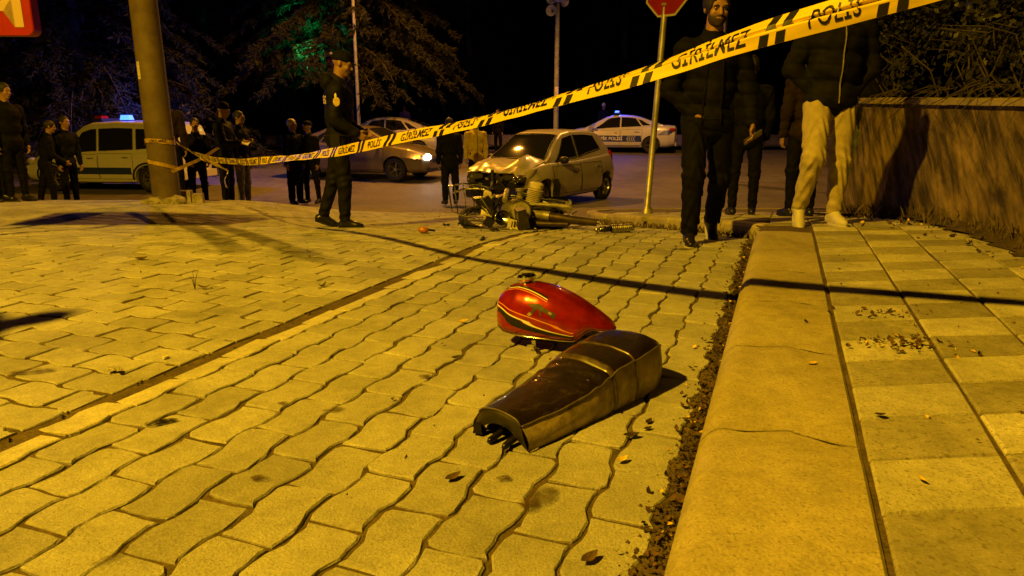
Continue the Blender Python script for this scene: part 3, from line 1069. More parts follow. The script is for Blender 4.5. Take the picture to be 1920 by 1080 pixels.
def ribbon(pts, w, m, name, parent, tw0=0, tw1=1.5, n=40):
    P = [Vector(p) for p in pts]
    L = [0]
    for a, b in zip(P[:-1], P[1:]): L.append(L[-1] + (b - a).length)
    def c(t):
        return Vector([float(np.interp(t * L[-1], L, [p[k] for p in P])) for k in range(3)])
    def f(u, v):
        a = tw0 + (tw1 - tw0) * u
        d = (c(min(1, u + .02)) - c(max(0, u - .02))).normalized()
        s1 = d.cross(Vector((.2, 1, .1))).normalized(); s2 = d.cross(s1)
        return c(u) + (s1 * math.cos(a) + s2 * math.sin(a)) * (w * (v - .5)) + s2 * .006 * math.sin(u * 22)
    return MB().grid(f, n, 3).build(name, m, parent, smooth=True)
P0 = at(322, 322, 9.6) - pb; P1 = at(372, 300, 9.2) - pb; P2 = at(410, 277, 8.9) - pb
ribbon([P0, P1, P2], .045, M_TAPED, 'loose_length', wrap, .3, 1.0)
hq = tape_c(.135)
ribbon([tape_pt(.148, -.3), at(428, 320, 8.35), at(421, 336, 8.36), at(425, 352, 8.34)], .075, M_TAPE, 'hanging_end', None, .3, 1.2)
bpy.data.objects['hanging_end'].parent = tape
bpy.data.objects['hanging_end'].location = -TP0

# broken kerb pieces and stones at the foot of the pole
M_ROCK = mat('broken_concrete', (.30, .27, .22), rough=.9, var=.4, vscale=12, bump=.7, bscale=40)
def rock(name, loc, r, label, cat, group=None, seed=0, sq=(1, 1, .6)):
    g = random.Random(seed)
    bm = bmesh.new(); bmesh.ops.create_icosphere(bm, subdivisions=2, radius=1)
    for v in bm.verts:
        k = 1 + .35 * mnoise.noise(v.co * 1.4 + Vector((seed * 3.1, 0, 0))) + .12 * mnoise.noise(v.co * 4)
        v.co = Vector((v.co.x * sq[0], v.co.y * sq[1], v.co.z * sq[2])) * k * r
    me = bpy.data.meshes.new(name); bm.to_mesh(me); bm.free()
    o = link_mesh(name, me, M_ROCK); o.location = loc; o.rotation_euler.z = g.random() * 6
    return tag(o, label, cat, group)
for k, (px, py, r, lb) in enumerate([(331, 377, .13, 'flat pale broken concrete lump against the foot of the pole'), (292, 378, .11, 'dark rounded stone left of the pole foot'), (276, 383, .075, 'small dark stone beside the pole, farthest left of the rubble'), (311, 384, .07, 'small pale stone in front of the pole foot')]):
    p = at(px, py, 9.5); rock('stone', (p.x, 9.5, gz(p.x, 9.5) + r * .3), r, lb, 'stone', 'rubble at the pole foot', k + 1)
for k, (px, w, h, lb) in enumerate([(349, .17, .17, 'square concrete stump right beside the leaning pole'), (372, .14, .13, 'lower concrete stump right of the square stump by the pole')]):
    p = at(px, 372, 10.0)
    o = MB().box((0, 0, h / 2 - .02), (w, w * .9, h + .04), .15, taper=.9).build('concrete_stump', M_ROCK); o.location = (p.x, 10.0, gz(p.x, 10.0))
    tag(o, lb, 'concrete block', 'rubble at the pole foot')

def straight_pole(name, px, py_base, Y, top, r0, r1, m, label, cat='pole', lean=(0, 0)):
    p = at(px, py_base, Y); p.z = gz(p.x, Y)
    e = empty(name, tuple(p), 0, label, cat)
    MB().tube([(lean[0] * z, lean[1] * z, z) for z in (-.1, .5, top * .5, top)], [r0, r0, (r0 + r1) / 2, r1], 14).build('post', m, e, smooth=True, angle=40)
    return e
# loudspeaker pole across the road
sp = straight_pole('loudspeaker_pole', 1042, 250, 27, 7.6, .095, .07, M_GREYP, 'tall grey pole carrying horn loudspeakers behind the crashed hatchback')
M_HORN = mat('horn_grey', (.45, .44, .42), rough=.5, var=.2)
def horn(z, az, side):
    M = Matrix.Translation((side * .16 - .02, -.06, z)) @ Matrix.Rotation(az, 4, 'Z') @ Matrix.Rotation(math.pi / 2, 4, 'X')
    o = MB().lathe([(.0, -.32), (.07, -.32), (.07, -.16), (.03, -.14), (.05, .0), (.10, .10), (.19, .17), (.195, .175), (.18, .165), (.09, .09), (.03, .0), (.0, .02)], 20, M).build('horn', M_HORN, sp, smooth=True)
    MB().lathe([(.0, .06), (.03, .05), (.035, .0)], 10, M).build('horn_throat', M_BLACKP, o, smooth=True)
    MB().box((side * .08, 0, z), (.18, .03, .03)).build('bracket', M_GREYP, sp)
horn(5.50, -.35, -1); horn(5.10, -.35, -1); horn(5.45, 2.4, 1)
MB().box((.0, -.10, 2.35), (.12, .04, .32)).build('placard', M_PAPER, sp)
# street lamp across the road: this one lights the carriageway
def street_lamp(name, base, head, label, power, col, radius=.1, r=.055, m=M_GREYP, cone=140):
    e = empty(name, (base[0], base[1], gz(base[0], base[1])), 0, label, 'street lamp')
    b = Vector((0, 0, 0)); h = Vector(head) - e.location
    MB().tube([(0, 0, -.1), (0, 0, .9), (0, 0, 1.0), (0, 0, h.z * .6), (0, 0, h.z - .35)], [r * 1.5, r * 1.5, r, r * .9, r * .75], 14).build('post', m, e, smooth=True, angle=40)
    MB().tube([(0, 0, h.z - .4), (h.x * .12, h.y * .12, h.z - .05), (h.x * .4, h.y * .4, h.z + .12), (h.x * .95, h.y * .95, h.z + .12)], r * .6, 10).build('arm', m, e, smooth=True)
    d = math.atan2(h.y, h.x)
    M = Matrix.Translation(h) @ Matrix.Rotation(d, 4, 'Z')
    hd = MB().grid(lambda u, v: (-.32 + .64 * u, .14 * math.cos(math.pi * v) * (math.sin(math.pi * min(.97, max(.03, u))) ** .4), .06 + .12 * math.sin(math.pi * v) * (math.sin(math.pi * min(.97, max(.03, u))) ** .5)), 14, 10, M).build('lamp_head', m, e, smooth=True)
    MB().ball((0, 0, 0), (.16, .09, .055), 14, 8, M @ Matrix.Translation((0, 0, .058))).build('lamp_glass', M_LAMPGLASS, hd, smooth=True).visible_shadow = True
    add_light(name + '_light', 'SPOT', h + Vector((0, 0, -.14)), power, col, radius, e, spot_size=R(cone), spot_blend=.35)
    return e
street_lamp('street_lamp', (-5.05, 24.2), FAR_POS, 'thin grey street lamp post behind the moving car', FAR_POWER, FAR_COL, .12)
street_lamp('street_lamp', (5.62, 19.9), SIDE_POS, 'street lamp post over the road behind the man in the open puffer jacket', SIDE_POWER, SIDE_COL, .12)
street_lamp('street_lamp', (-6.6, -1.6), KEY_POS, 'sodium street lamp standing beside the paved forecourt', KEY_POWER, KEY_COL, .15, r=.07, cone=160)

# stop sign
M_SIGNRED = mat('sign_red', (.20, .008, .007), rough=.35, var=.12, vscale=4)
M_SIGNW = mat('sign_white', (.34, .32, .29), rough=.4, var=.1)
sb = at(1213, 390, 9.1); sb.z = gz(sb.x, sb.y) + KH
stop = empty('stop_sign', tuple(sb), 0, 'red octagonal stop sign on a galvanised post at the pavement corner', 'road sign')
lean = (.045, 0)
MB().tube([(0, 0, -.05), (0, 0, .05), (.002, 0, .09), (.045 * 1.2, 0, 1.2), (.045 * 3, 0, 3.0)], [.075, .07, .042, .038, .038], 12).build('post', M_GALV, stop, smooth=True, angle=40)
def octa(r): return [(r / math.cos(math.pi / 8) * math.cos(math.pi / 8 + k * math.pi / 4), r / math.cos(math.pi / 8) * math.sin(math.pi / 8 + k * math.pi / 4)) for k in range(8)]
SM = Matrix.Translation((.045 * 2.62, -.055, 2.66)) @ Matrix.Rotation(R(-46), 4, 'Z') @ Matrix.Rotation(R(90), 4, 'X')
bk = MB().prism(octa(.30), -.006, .0, SM).build('plate', M_SIGNW, stop)
MB().prism(octa(.275), .0, .002, SM).build('red_face', M_SIGNRED, bk)
tv, tf = text_polys('DUR', .24, .006)
MB().add([(x, y - .085, .0036) for x, y, _z in tv], tf, SM).build('lettering', M_SIGNW, bk)
for zz in (2.75, 2.5): MB().box((.045 * zz, -.03, zz), (.10, .04, .03)).build('clamp', M_GALV, stop)

# small round sign far behind the pole
rs = straight_pole('no_parking_sign', 353, 262, 25, 1.9, .03, .03, M_GREYP, 'small round road sign on a thin post far behind the leaning pole', 'road sign')
SM2 = Matrix.Translation((0, -.05, 1.75)) @ Matrix.Rotation(R(90), 4, 'X')
MB().prism([(.2 * math.cos(k * math.pi / 12), .2 * math.sin(k * math.pi / 12)) for k in range(24)], 0, .01, SM2).build('plate', M_SIGNW, rs)
MB().prism([(.13 * math.cos(k * math.pi / 12), .13 * math.sin(k * math.pi / 12)) for k in range(24)], .01, .014, SM2).build('blue_disc', mat('sign_blue', (.02, .05, .25), rough=.4), rs)

# the red sign with a letter M, top left, standing just outside on the forecourt
MSY = 5.6
ms = at(-20, 20, MSY)
msg = empty('shop_sign', (ms.x - 1.2, MSY, gz(ms.x, MSY)), R(3), 'red shop sign with a cream letter M in the top left corner', 'sign')
zl = at(20, 66, MSY).z - gz(ms.x, MSY)
def rrect(w, h, r, n=5):
    P = []
    for cx, cy, a0 in ((w / 2 - r, h / 2 - r, 0), (-w / 2 + r, h / 2 - r, 90), (-w / 2 + r, -h / 2 + r, 180), (w / 2 - r, -h / 2 + r, 270)):
        P += [(cx + r * math.cos(R(a0 + 90 * k / n)), cy + r * math.sin(R(a0 + 90 * k / n))) for k in range(n + 1)]
    return P
right_edge = at(55, 30, MSY).x - msg.location.x
SW, SH = 1.75, .52
SM3 = Matrix.Translation((right_edge - SW / 2, 0, zl + SH / 2)) @ Matrix.Rotation(R(90), 4, 'X')
MB().prism(rrect(SW, SH, .05), -.05, .05, SM3, inset=.006).build('panel', mat('shop_red', (.24, .008, .005), rough=.4, var=.1), msg)
tv, tf = text_polys('M', .42, .012)
MB().add([(x + SW / 2 - .21, y - .19, .054) for x, y, _z in tv], tf, SM3).build('lettering', mat('cream_letter', (.42, .31, .20), rough=.5), msg)
for sx in (.25, .9):
    MB().tube([(right_edge - SW + sx, 0, 0), (right_edge - SW + sx, 0, zl + .02)], .03, 10).build('post', M_GREYP, msg, smooth=True, angle=40)

# ------------------------------------------------------------------ garden wall at the right
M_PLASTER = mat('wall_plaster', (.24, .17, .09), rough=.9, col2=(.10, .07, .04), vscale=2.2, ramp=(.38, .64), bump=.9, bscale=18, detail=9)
M_COPE = mat('wall_coping', (.26, .21, .16), rough=.85, var=.3, vscale=5, bump=.6, bscale=40)
_nt = M_PLASTER.node_tree      # slanting shadow streaks painted into the plaster colour
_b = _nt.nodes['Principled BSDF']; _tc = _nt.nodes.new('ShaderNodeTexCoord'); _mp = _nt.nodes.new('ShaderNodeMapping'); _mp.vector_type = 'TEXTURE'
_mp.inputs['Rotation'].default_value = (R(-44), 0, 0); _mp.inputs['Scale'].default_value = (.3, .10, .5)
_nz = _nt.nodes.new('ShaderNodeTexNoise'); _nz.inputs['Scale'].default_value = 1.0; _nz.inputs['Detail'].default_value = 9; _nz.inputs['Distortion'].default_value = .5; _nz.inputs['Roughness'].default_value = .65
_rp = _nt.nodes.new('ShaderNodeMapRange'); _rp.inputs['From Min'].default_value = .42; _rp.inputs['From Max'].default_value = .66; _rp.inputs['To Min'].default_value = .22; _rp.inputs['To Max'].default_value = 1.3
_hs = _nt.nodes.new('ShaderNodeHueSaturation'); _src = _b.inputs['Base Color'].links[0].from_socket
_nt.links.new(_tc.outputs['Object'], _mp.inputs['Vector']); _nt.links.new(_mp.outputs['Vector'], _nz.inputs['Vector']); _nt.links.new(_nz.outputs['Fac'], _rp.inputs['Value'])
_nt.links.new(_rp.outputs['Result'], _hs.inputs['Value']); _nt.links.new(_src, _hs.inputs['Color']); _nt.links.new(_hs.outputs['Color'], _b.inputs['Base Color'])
WN, WF = Vector((3.30, 2.2)), Vector((3.72, 7.9))
wall = empty('garden_wall', (0, 0, 0), 0, 'rough plastered garden wall with a stone coping at the right edge of the pavement', 'wall')
wd = (WF - WN); wl = wd.length; wd.normalize(); wnn = Vector((-wd.y, wd.x))
def wz(u): return .92 + .13 * u
def wface(u, v):
    p = WN + wd * (wl * u)
    g = gz(p.x, p.y) + KH - .05
    z = g + (wz(u) - g) * v
    o = .10 * (1 - v) ** 1.6 + .012 * mnoise.noise((p.y * 1.6, z * 2.2, 4)) + .008 * mnoise.noise((p.y * 6, z * 6, 8))
    return (p.x + wnn.x * o, p.y + wnn.y * o, z)
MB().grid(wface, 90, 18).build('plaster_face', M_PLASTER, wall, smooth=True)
mb = MB()
mb.add([(WF.x + wnn.x * .10, WF.y + .004, -.4), (WF.x - wnn.x * .3, WF.y + .004, -.4), (WF.x - wnn.x * .3, WF.y + .004, wz(1)), (WF.x + wnn.x * .0, WF.y + .004, wz(1)),
        (WN.x - wnn.x * .3, WN.y, -.4), (WN.x - wnn.x * .3, WN.y, wz(0))], [(0, 1, 2, 3), (1, 4, 5, 2)])
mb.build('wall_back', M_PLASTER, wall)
nst = 9
for i in range(nst):
    u0, u1 = (i + .008) / nst, (i + 1 - .008) / nst
    a, b = WN + wd * (wl * u0), WN + wd * (wl * u1)
    m_ = MB()
    pr_ = [(.045, 0), (.048, .045), (.03, .055), (-.31, .06), (-.34, .05), (-.34, 0)]
    vs = []
    for p, u in ((a, u0), (b, u1)):
        for (o_, z) in pr_:
            vs.append((p.x + wnn.x * o_, p.y + wnn.y * o_, wz(u) + z + rnd.uniform(-.003, .003)))
    n = len(pr_)
    m_.add(vs, [(j, (j + 1) % n, n + (j + 1) % n, n + j) for j in range(n)] + [tuple(range(n)), tuple(range(2 * n - 1, n - 1, -1))])
    m_.build('coping_stone', M_COPE, wall)
# bare earth strip between the tiles and the wall
sheet('verge', spaced(2.0, 4.4, 40), spaced(1.0, 9.2, 80), lambda x, y: KH - .004 + .05 * float(sstep(.55, .0, abs(x - (WN.x + (y - WN.y) * .0737)))) + .012 * mnoise.noise((x * 5, y * 5, 0)), M_DIRT,
      [(2.18, 1.0), (2.45, 2.0), (2.95, 3.8), (3.45, 6.4), (3.6, 9.2), (4.4, 9.2), (4.4, 1.0)])
# ------------------------------------------------------------------ far side of the road
far_kerb = sheet('far_pavement', spaced(-40, 40, 40), spaced(31.2, 36, 6), .12, M_ROAD)
lw = empty('low_wall', (0, 33, 0), 0, 'long low concrete wall along the far side of the road', 'wall')
for k in range(12):
    x0 = -30 + k * 5
    MB().box((x0 + 2.5, 0, gz(0, 33) + .31), (4.97, .25, .48)).build('wall_section', mat('low_wall_concrete', (.16, .14, .13), rough=.9, var=.3, vscale=3), lw)
# kiosk behind the crowd at the far left
kp = at(105, 262, 26)
kio = empty('kiosk', (kp.x, 26, gz(kp.x, 26)), 0, 'low pale kiosk with a flat roof behind the people at the left', 'kiosk')
M_KIOSK = mat('kiosk_wall', (.35, .32, .28), rough=.8, var=.2)
MB().box((0, 1.2, .85), (3.0, 2.4, 1.7)).build('wall', M_KIOSK, kio)
MB().box((0, 1.1, 1.78), (3.5, 3.0, .16)).build('roof', M_COPE, kio)
w_ = MB().box((-.4, -.02, 1.0), (1.4, .05, .7)).build('window', M_BLACKP, kio)
MB().box((-.4, -.05, 1.37), (1.5, .04, .05)).build('frame', M_KIOSK, w_)
MB().box((1.0, -.02, .75), (.7, .05, 1.4)).build('door', M_GREYP, kio)
# ------------------------------------------------------------------ vehicles
M_GLASS = mat('car_glass', (.012, .012, .013), rough=.04, spec=.9)
M_TYRE = mat('tyre_rubber', (.014, .013, .012), rough=.75, var=.3, bump=.3)
M_RIM = mat('alloy_rim', (.42, .41, .40), rough=.3, metal=.8, var=.2)
M_TRIM = mat('black_trim', (.014, .014, .014), rough=.5, var=.2)
M_LENS = mat('headlamp_lens', (.55, .53, .50), rough=.08, spec=.9, metal=.3, var=.3, vscale=20)
M_TAIL = mat('tail_lens', (.35, .01, .008), rough=.1, spec=.8)
M_TAILON = mat('tail_lit', (.6, .02, .01), emit=(1, .05, .02), estr=4)
M_HEADON = mat('headlamp_lit', (1, 1, 1), emit=(1, .92, .78), estr=90)
M_BLUEON = mat('beacon_lit', (.1, .2, 1), emit=(.035, .13, 1), estr=5)
M_BLUEOFF = mat('beacon_blue', (.01, .02, .25), rough=.15)
M_PLATE = mat('number_plate', (.65, .64, .60), rough=.4)

def interp_st(st_, x):
    xs = [s[0] for s in st_]
    return [float(np.interp(x, xs, [s[k] for s in st_])) for k in range(1, len(st_[0]))]

class Car:
    """x forward, y left, z up, origin on the ground amid the wheelbase. lower: (x, z_sill, z_shoulder, z_top, w_sill, w_mid, w_top, z_crown); roof: (x, z, w)."""
    def __init__(self, name, loc, heading, label, lower, roof, wb, wr, paint, track=.74, group=None, ends=True, pitch=0):
        self.e = empty(name, loc, math.atan2(heading[1], heading[0]), label, 'car', group)
        self.lower, self.roof, self.wb, self.wr, self.paint, self.track = lower, roof, wb, wr, paint, track
    def half(self, x):
        zb, zs, zt, ws, wm, wt, zc = interp_st(self.lower, x)
        zm = zb + (zs - zb) * .55
        return [(0, zb), (ws - .07, zb), (ws, zb + .04), (ws + (wm - ws) * .6, zb + (zm - zb) * .5), (wm, zm), (wm - .003, zs), (wt + .02, zt - .05), (wt, zt - .02), (wt - .05, zt + (zc - zt) * .3), (wt * .5, zt + (zc - zt) * .85), (0, zc)]
    def side_y(self, x, z):
        h = self.half(x)[1:8]
        return float(np.interp(z, [p[1] for p in h], [p[0] for p in h]))
    def body(self, x0=None, x1=None, arches=True):
        x0 = self.lower[0][0] if x0 is None else x0
        x1 = self.lower[-1][0] if x1 is None else x1
        xs = sorted(set([x0, x1] + [x0 + (x1 - x0) * (i / 44) for i in range(45)] + [s[0] for s in self.lower if x0 < s[0] < x1]))
        mb = MB()
        k = None
        for x in xs:
            h = self.half(x)
            ring = h + [(-y, z) for y, z in reversed(h[1:-1])]
            k = len(ring)
            mb.v += [(x, y, z) for y, z in ring]
        for i in range(len(xs) - 1):
            for j in range(k):
                j2 = (j + 1) % k
                mb.f.append((i * k + j, i * k + j2, (i + 1) * k + j2, (i + 1) * k + j))
        mb.f.append(tuple(range(k - 1, -1, -1))); mb.f.append(tuple((len(xs) - 1) * k + j for j in range(k)))
        mb.mi = [0] * len(mb.f)
        me = mb.mesh('body'); fix_normals(me)
        if arches:
            tmp = bpy.data.objects.new('tmp', me); COL.objects.link(tmp)
            c = MB()
            for sx in (self.wb / 2, -self.wb / 2):
                for sg in (1, -1):
                    M = Matrix.Translation((sx, sg * (self.track + .17), self.wr)) @ Matrix.Rotation(R(90) * sg, 4, 'X')
                    c.lathe([(0, -.01), (self.wr + .055, -.01), (self.wr + .055, .42), (0, .42)], 28, M)
            cm = c.mesh('cut'); 
            bm = bmesh.new(); bm.from_mesh(cm); bmesh.ops.remove_doubles(bm, verts=bm.verts, dist=1e-5); bmesh.ops.recalc_face_normals(bm, faces=bm.faces); bm.to_mesh(cm); bm.free()
            co = bpy.data.objects.new('cut', cm); COL.objects.link(co)
            md = tmp.modifiers.new('b', 'BOOLEAN'); md.operation = 'DIFFERENCE'; md.object = co; md.solver = 'EXACT'
            dg = bpy.context.evaluated_depsgraph_get()
            nm = bpy.data.meshes.new_from_object(tmp.evaluated_get(dg))
            bpy.data.objects.remove(tmp); bpy.data.objects.remove(co)
            nm.name = 'body'; nm.materials.clear(); me = nm
            me.polygons.foreach_set('material_index', [0] * len(me.polygons))
        o = link_mesh('body', me, self.paint, self.e, smooth=True); sharp(me, 32)
        return o
    def gh(self, x):
        zr, wr_ = interp_st(self.roof, x)
        zb, zs, zt, ws, wm, wt, zc = interp_st(self.lower, x)
        zr = max(zr, zt + .002)
        f = min(1, (zr - zt) / .25)
        b = wt - .015
        w2 = b + (wr_ - b) * f
        return b, zt - .03, w2, zr - .05 * f, zr, zr + .02 * f
    def cabin(self):
        x0, x1 = self.roof[0][0], self.roof[-1][0]
        mb = MB(); n = 40; k = None
        xs = sorted(set([x0 + (x1 - x0) * i / n for i in range(n + 1)] + [r[0] for r in self.roof]))
        for x in xs:
            b, zb, w2, ze, zr, zc = self.gh(x)
            h = [(b, zb), (b + (w2 - b) * .5, zb + (ze - zb) * .5), (w2, ze), (w2 - .03, ze + (zr - ze) * .6), (w2 - .09, zr), (w2 * .5, zr + (zc - zr) * .7), (0, zc)]
            ring = h + [(-y, z) for y, z in reversed(h[:-1])]
            k = len(ring)
            mb.v += [(x, y, z) for y, z in ring]
        for i in range(len(xs) - 1):
            for j in range(k - 1):
                mb.f.append((i * k + j, i * k + j + 1, (i + 1) * k + j + 1, (i + 1) * k + j))
        mb.mi = [0] * len(mb.f)
        me = mb.mesh('roof'); fix_normals(me)
        o = link_mesh('roof', me, self.paint, self.e, smooth=True); sharp(me, 40)
        return o
    def side_pt(self, x, f, sg, off=.006):
        b, zb, w2, ze, zr, zc = self.gh(x)
        return (x, sg * (b + (w2 - b) * f + off), zb + (ze - zb) * f)
    def side_window(self, quad, sg, name='side_window', m=None):
        """quad: (x, f) for lower rear, lower front, upper front, upper rear."""
        (a, fa), (b, fb), (c, fc), (d, fd) = quad
        def fn(u, v):
            x = (a + (b - a) * u) * (1 - v) + (d + (c - d) * u) * v
            f = (fa + (fb - fa) * u) * (1 - v) + (fd + (fc - fd) * u) * v
            return self.side_pt(x, f, sg)
        o = MB().grid(fn, 8, 6).build(name, m or M_GLASS, self.e, smooth=True)
        edge = [fn(i / 8, 0) for i in range(9)] + [fn(1, i / 6) for i in range(1, 7)] + [fn(1 - i / 8, 1) for i in range(1, 9)] + [fn(0, 1 - i / 6) for i in range(1, 7)]
        MB().tube([Vector(p) for p in edge], .010, 5, caps=False).build('window_frame', M_TRIM, o, smooth=True)
        return o
    def screen(self, x0, x1, name, wf=.9, off=.008, m=None):
        def fn(u, v):
            x = x0 + (x1 - x0) * u
            b, zb, w2, ze, zr, zc = self.gh(x)
            y = (-1 + 2 * v)
            w = (w2 - .05) * wf
            z = zr + (zc - zr) * (1 - y * y)
            return (x + (off if x0 > 0 else -off) * .5, w * y, z + off)
        o = MB().grid(fn, 12, 12).build(name, m or M_GLASS, self.e, smooth=True)
        edge = [fn(i / 10, 0) for i in range(11)] + [fn(1, i / 10) for i in range(1, 11)] + [fn(1 - i / 10, 1) for i in range(1, 11)] + [fn(0, 1 - i / 10) for i in range(1, 11)]
        MB().tube([Vector(p) for p in edge], .012, 5, caps=False).build('rubber_seal', M_TRIM, o, smooth=True)
        return o
    def patch(self, name, xa, xb, za, zb_, sg, off, m, parent=None, slant=0, nx=10, nz=6):
        def fn(u, v):
            z = za + (zb_ - za) * v
            x = xa + (xb - xa) * u + slant * (v - .5)
            return (x, sg * (self.side_y(x, z) + off), z)
        return MB().grid(fn, nx, nz).build(name, m, parent or self.e, smooth=True)
    def door(self, xa, xb, za, zb_, sg, handle=True, slant=0):
        o = self.patch('door', xa, xb, za, zb_, sg, .007, self.paint, slant=slant)
        # shut lines round the door
        pts = []
        for u, v in [(0, i / 6) for i in range(7)] + [(i / 8, 1) for i in range(1, 9)] + [(1, 1 - i / 6) for i in range(1, 7)] + [(1 - i / 8, 0) for i in range(1, 9)]:
            z = za + (zb_ - za) * v; x = xa + (xb - xa) * u + slant * (v - .5)
            pts.append(Vector((x, sg * (self.side_y(x, z) + .004), z)))
        MB().tube(pts, .006, 5, caps=False).build('shut_line', M_TRIM, o)
        if handle:
            z = zb_ - .10; x = xa + .10
            y = sg * (self.side_y(x, z) + .025)
            MB().tube([(x, y - sg * .02, z), (x + .03, y, z), (x + .15, y, z), (x + .18, y - sg * .02, z)], .013, 8).build('door_handle', M_CHROME, o, smooth=True)
        return o
    def wheel(self, sx, sg, steer=0, n=10, lean=0):
        M = Matrix.Translation((sx, sg * self.track, self.wr)) @ Matrix.Rotation(steer, 4, 'Z') @ Matrix.Rotation(lean, 4, 'X') @ Matrix.Rotation(-R(90) * sg, 4, 'X')
        r = self.wr
        o = MB().lathe([(r * .62, -.09), (r * .80, -.10), (r * .95, -.095), (r, -.075), (r, .075), (r * .95, .095), (r * .80, .10), (r * .64, .085), (r * .62, .05), (r * .62, -.09)], 32, M).build('wheel', M_TYRE, self.e, smooth=True, angle=50)
        mb = MB()
        mb.lathe([(r * .63, -.05), (r * .66, .075), (r * .62, .085), (r * .58, .06), (r * .57, -.05)], 32, M)
        mb.lathe([(0, .06), (r * .12, .06), (r * .16, .04), (r * .16, 0), (0, 0)], 16, M)
        rim = mb.build('rim', M_RIM, o, smooth=True, angle=40)
        for k in range(n):
            a = 2 * math.pi * k / n
            MB().tube([M @ Vector((r * .12 * math.cos(a), r * .12 * math.sin(a), .045)), M @ Vector((r * .60 * math.cos(a + .03), r * .60 * math.sin(a + .03), .055))], [.022, .028], 6, squash=.5).build('spoke', M_RIM, o)
        MB().lathe([(0, -.06), (r * .55, -.06), (r * .55, -.05), (0, -.05)], 20, M).build('brake_disc', M_TRIM, o)
        return o
    def lamp(self, name, c, r, m, rz=0, seg=14):
        return MB().ball((0, 0, 0), r, seg, 8, Matrix.Translation(c) @ Matrix.Rotation(rz, 4, 'Z')).build(name, m, self.e, smooth=True)
    def mirror(self, x, z, sg, m=None):
        y = self.side_y(x, z - .05)
        o = MB().ball((0, 0, 0), (.07, .11, .075), 12, 8, Matrix.Translation((x, sg * (y + .12), z))).build('wing_mirror', m or self.paint, self.e, smooth=True)
        MB().tube([(x, sg * (y - .03), z - .03), (x, sg * (y + .06), z - .02)], .022, 8).build('mirror_stalk', M_TRIM, o)

def ground_at(x, y): return (x, y, gz(x, y) - .035)

# ---------------- the crashed silver hatchback
M_SILVER = mat('silver_paint', (.54, .50, .45), rough=.34, metal=.2, coat=.7, var=.08, vscale=3, bump=.04, bscale=12)
hx, hy = .72, 15.75
HEAD = (-.575, -.82)
low_h = [(-1.78, .36, .72, .98, .60, .68, .58, .99), (-1.72, .26, .70, 1.00, .72, .79, .69, 1.02), (-1.5, .22, .70, 1.02, .80, .85, .77, 1.05), (-1.0, .20, .68, .99, .80, .865, .80, 1.0), (0, .19, .66, .94, .79, .865, .80, .95), (.8, .19, .66, .93, .79, .86, .79, .97), (1.1, .20, .66, .93, .79, .855, .76, .98), (1.3, .20, .66, .90, .78, .85, .73, .95), (1.55, .22, .64, .84, .74, .82, .69, .89), (1.72, .24, .62, .78, .68, .77, .63, .82)]
roof_h = [(-1.76, 1.0, .58), (-1.66, 1.20, .58), (-1.46, 1.42, .565), (-1.15, 1.505, .57), (-.6, 1.545, .57), (-.05, 1.545, .565), (.26, 1.50, .56), (.48, 1.40, .60), (1.14, .95, .72)]
W = Car('crashed_hatchback', ground_at(hx, hy), HEAD, 'silver hatchback with crushed front and buckled bonnet standing behind the wrecked motorcycle', low_h, roof_h, 2.52, .295, M_SILVER)
W.body(); W.cabin()
W.screen(1.08, .36, 'windscreen', .96)
W.screen(-1.70, -1.46, 'rear_window', .9)
for sg in (1, -1):
    W.side_window([(-.06, .16), (.86, .14), (.30, .90), (-.06, .93)], sg)
    W.side_window([(-1.14, .34), (-.14, .17), (-.14, .93), (-.98, .90)], sg)
    W.door(-.10, .98, .30, .86, sg); W.door(-1.02, -.12, .30, .88, sg, slant=.06)
    W.wheel(-1.26, sg)
    W.lamp('tail_lamp', (-1.70, sg * .66, .92), (.08, .09, .16), M_TAIL)
W.wheel(1.26, 1, steer=.30, lean=.10); W.wheel(1.24, -1, steer=.25)
W.mirror(.72, .98, 1, M_TRIM); W.mirror(.72, .98, -1, M_TRIM)
# engine bay laid bare
eb = MB()
g = random.Random(3)
for k in range(34):
    eb.box((1.70 + g.uniform(-.12, .22), g.uniform(-.66, .60), g.uniform(.28, .72)), (g.uniform(.05, .22), g.uniform(.06, .3), g.uniform(.04, .2)), rot=(g.uniform(-.5, .5), g.uniform(-.5, .5), g.uniform(-.5, .5)))
for k in range(9):
    y0 = g.uniform(-.6, .6); eb.tube([(1.62, y0, g.uniform(.3, .7)), (1.86 + g.uniform(0, .12), y0 + g.uniform(-.2, .2), g.uniform(.25, .7)), (1.80, y0 + g.uniform(-.35, .35), g.uniform(.2, .5))], .018, 6)
eb.build('engine_bay', mat('engine_dark', (.018, .016, .014), rough=.55, var=.5, vscale=12, metal=.2), W.e)['kind'] = 'stuff'
MB().box((1.90, .02, .47), (.06, 1.15, .07), .06).build('crash_beam', M_TRIM, W.e)
# buckled bonnet: the left half flat, the right half folded up into a ridge
def bonnet(u, v):
    x = 1.02 + .98 * u
    y = -.72 + 1.44 * v
    w = 1 - .13 * u
    ridge = math.exp(-((v - .80) / .10) ** 2)
    z = .985 - .10 * u - .13 * u ** 2.5
    z += .15 * (1 - min(1, abs(v - .80) / .16)) * math.sin(math.pi * min(1, u * 1.1)) ** .8
    z += .045 * math.exp(-((v - .25) / .12) ** 2) * math.sin(math.pi * u) + .05 * abs(mnoise.noise((u * 5, v * 6, 1))) * u + .03 * (abs(((u * 2.2 + v * 3.1) % 1) - .5) - .25) * u
    z -= .16 * max(0, v - .86) / .14 * u
    x -= .10 * ridge * u + .07 * math.sin(v * 9) * u * u - .04 * mnoise.noise((v * 7, 3, 3)) * u
    return (x, y * w, z + .012)
hood = MB().grid(bonnet, 26, 34).build('bonnet', M_SILVER, W.e, smooth=True); sharp(hood.data, 24)
hood.modifiers.new('thick', 'SOLIDIFY').thickness = .012
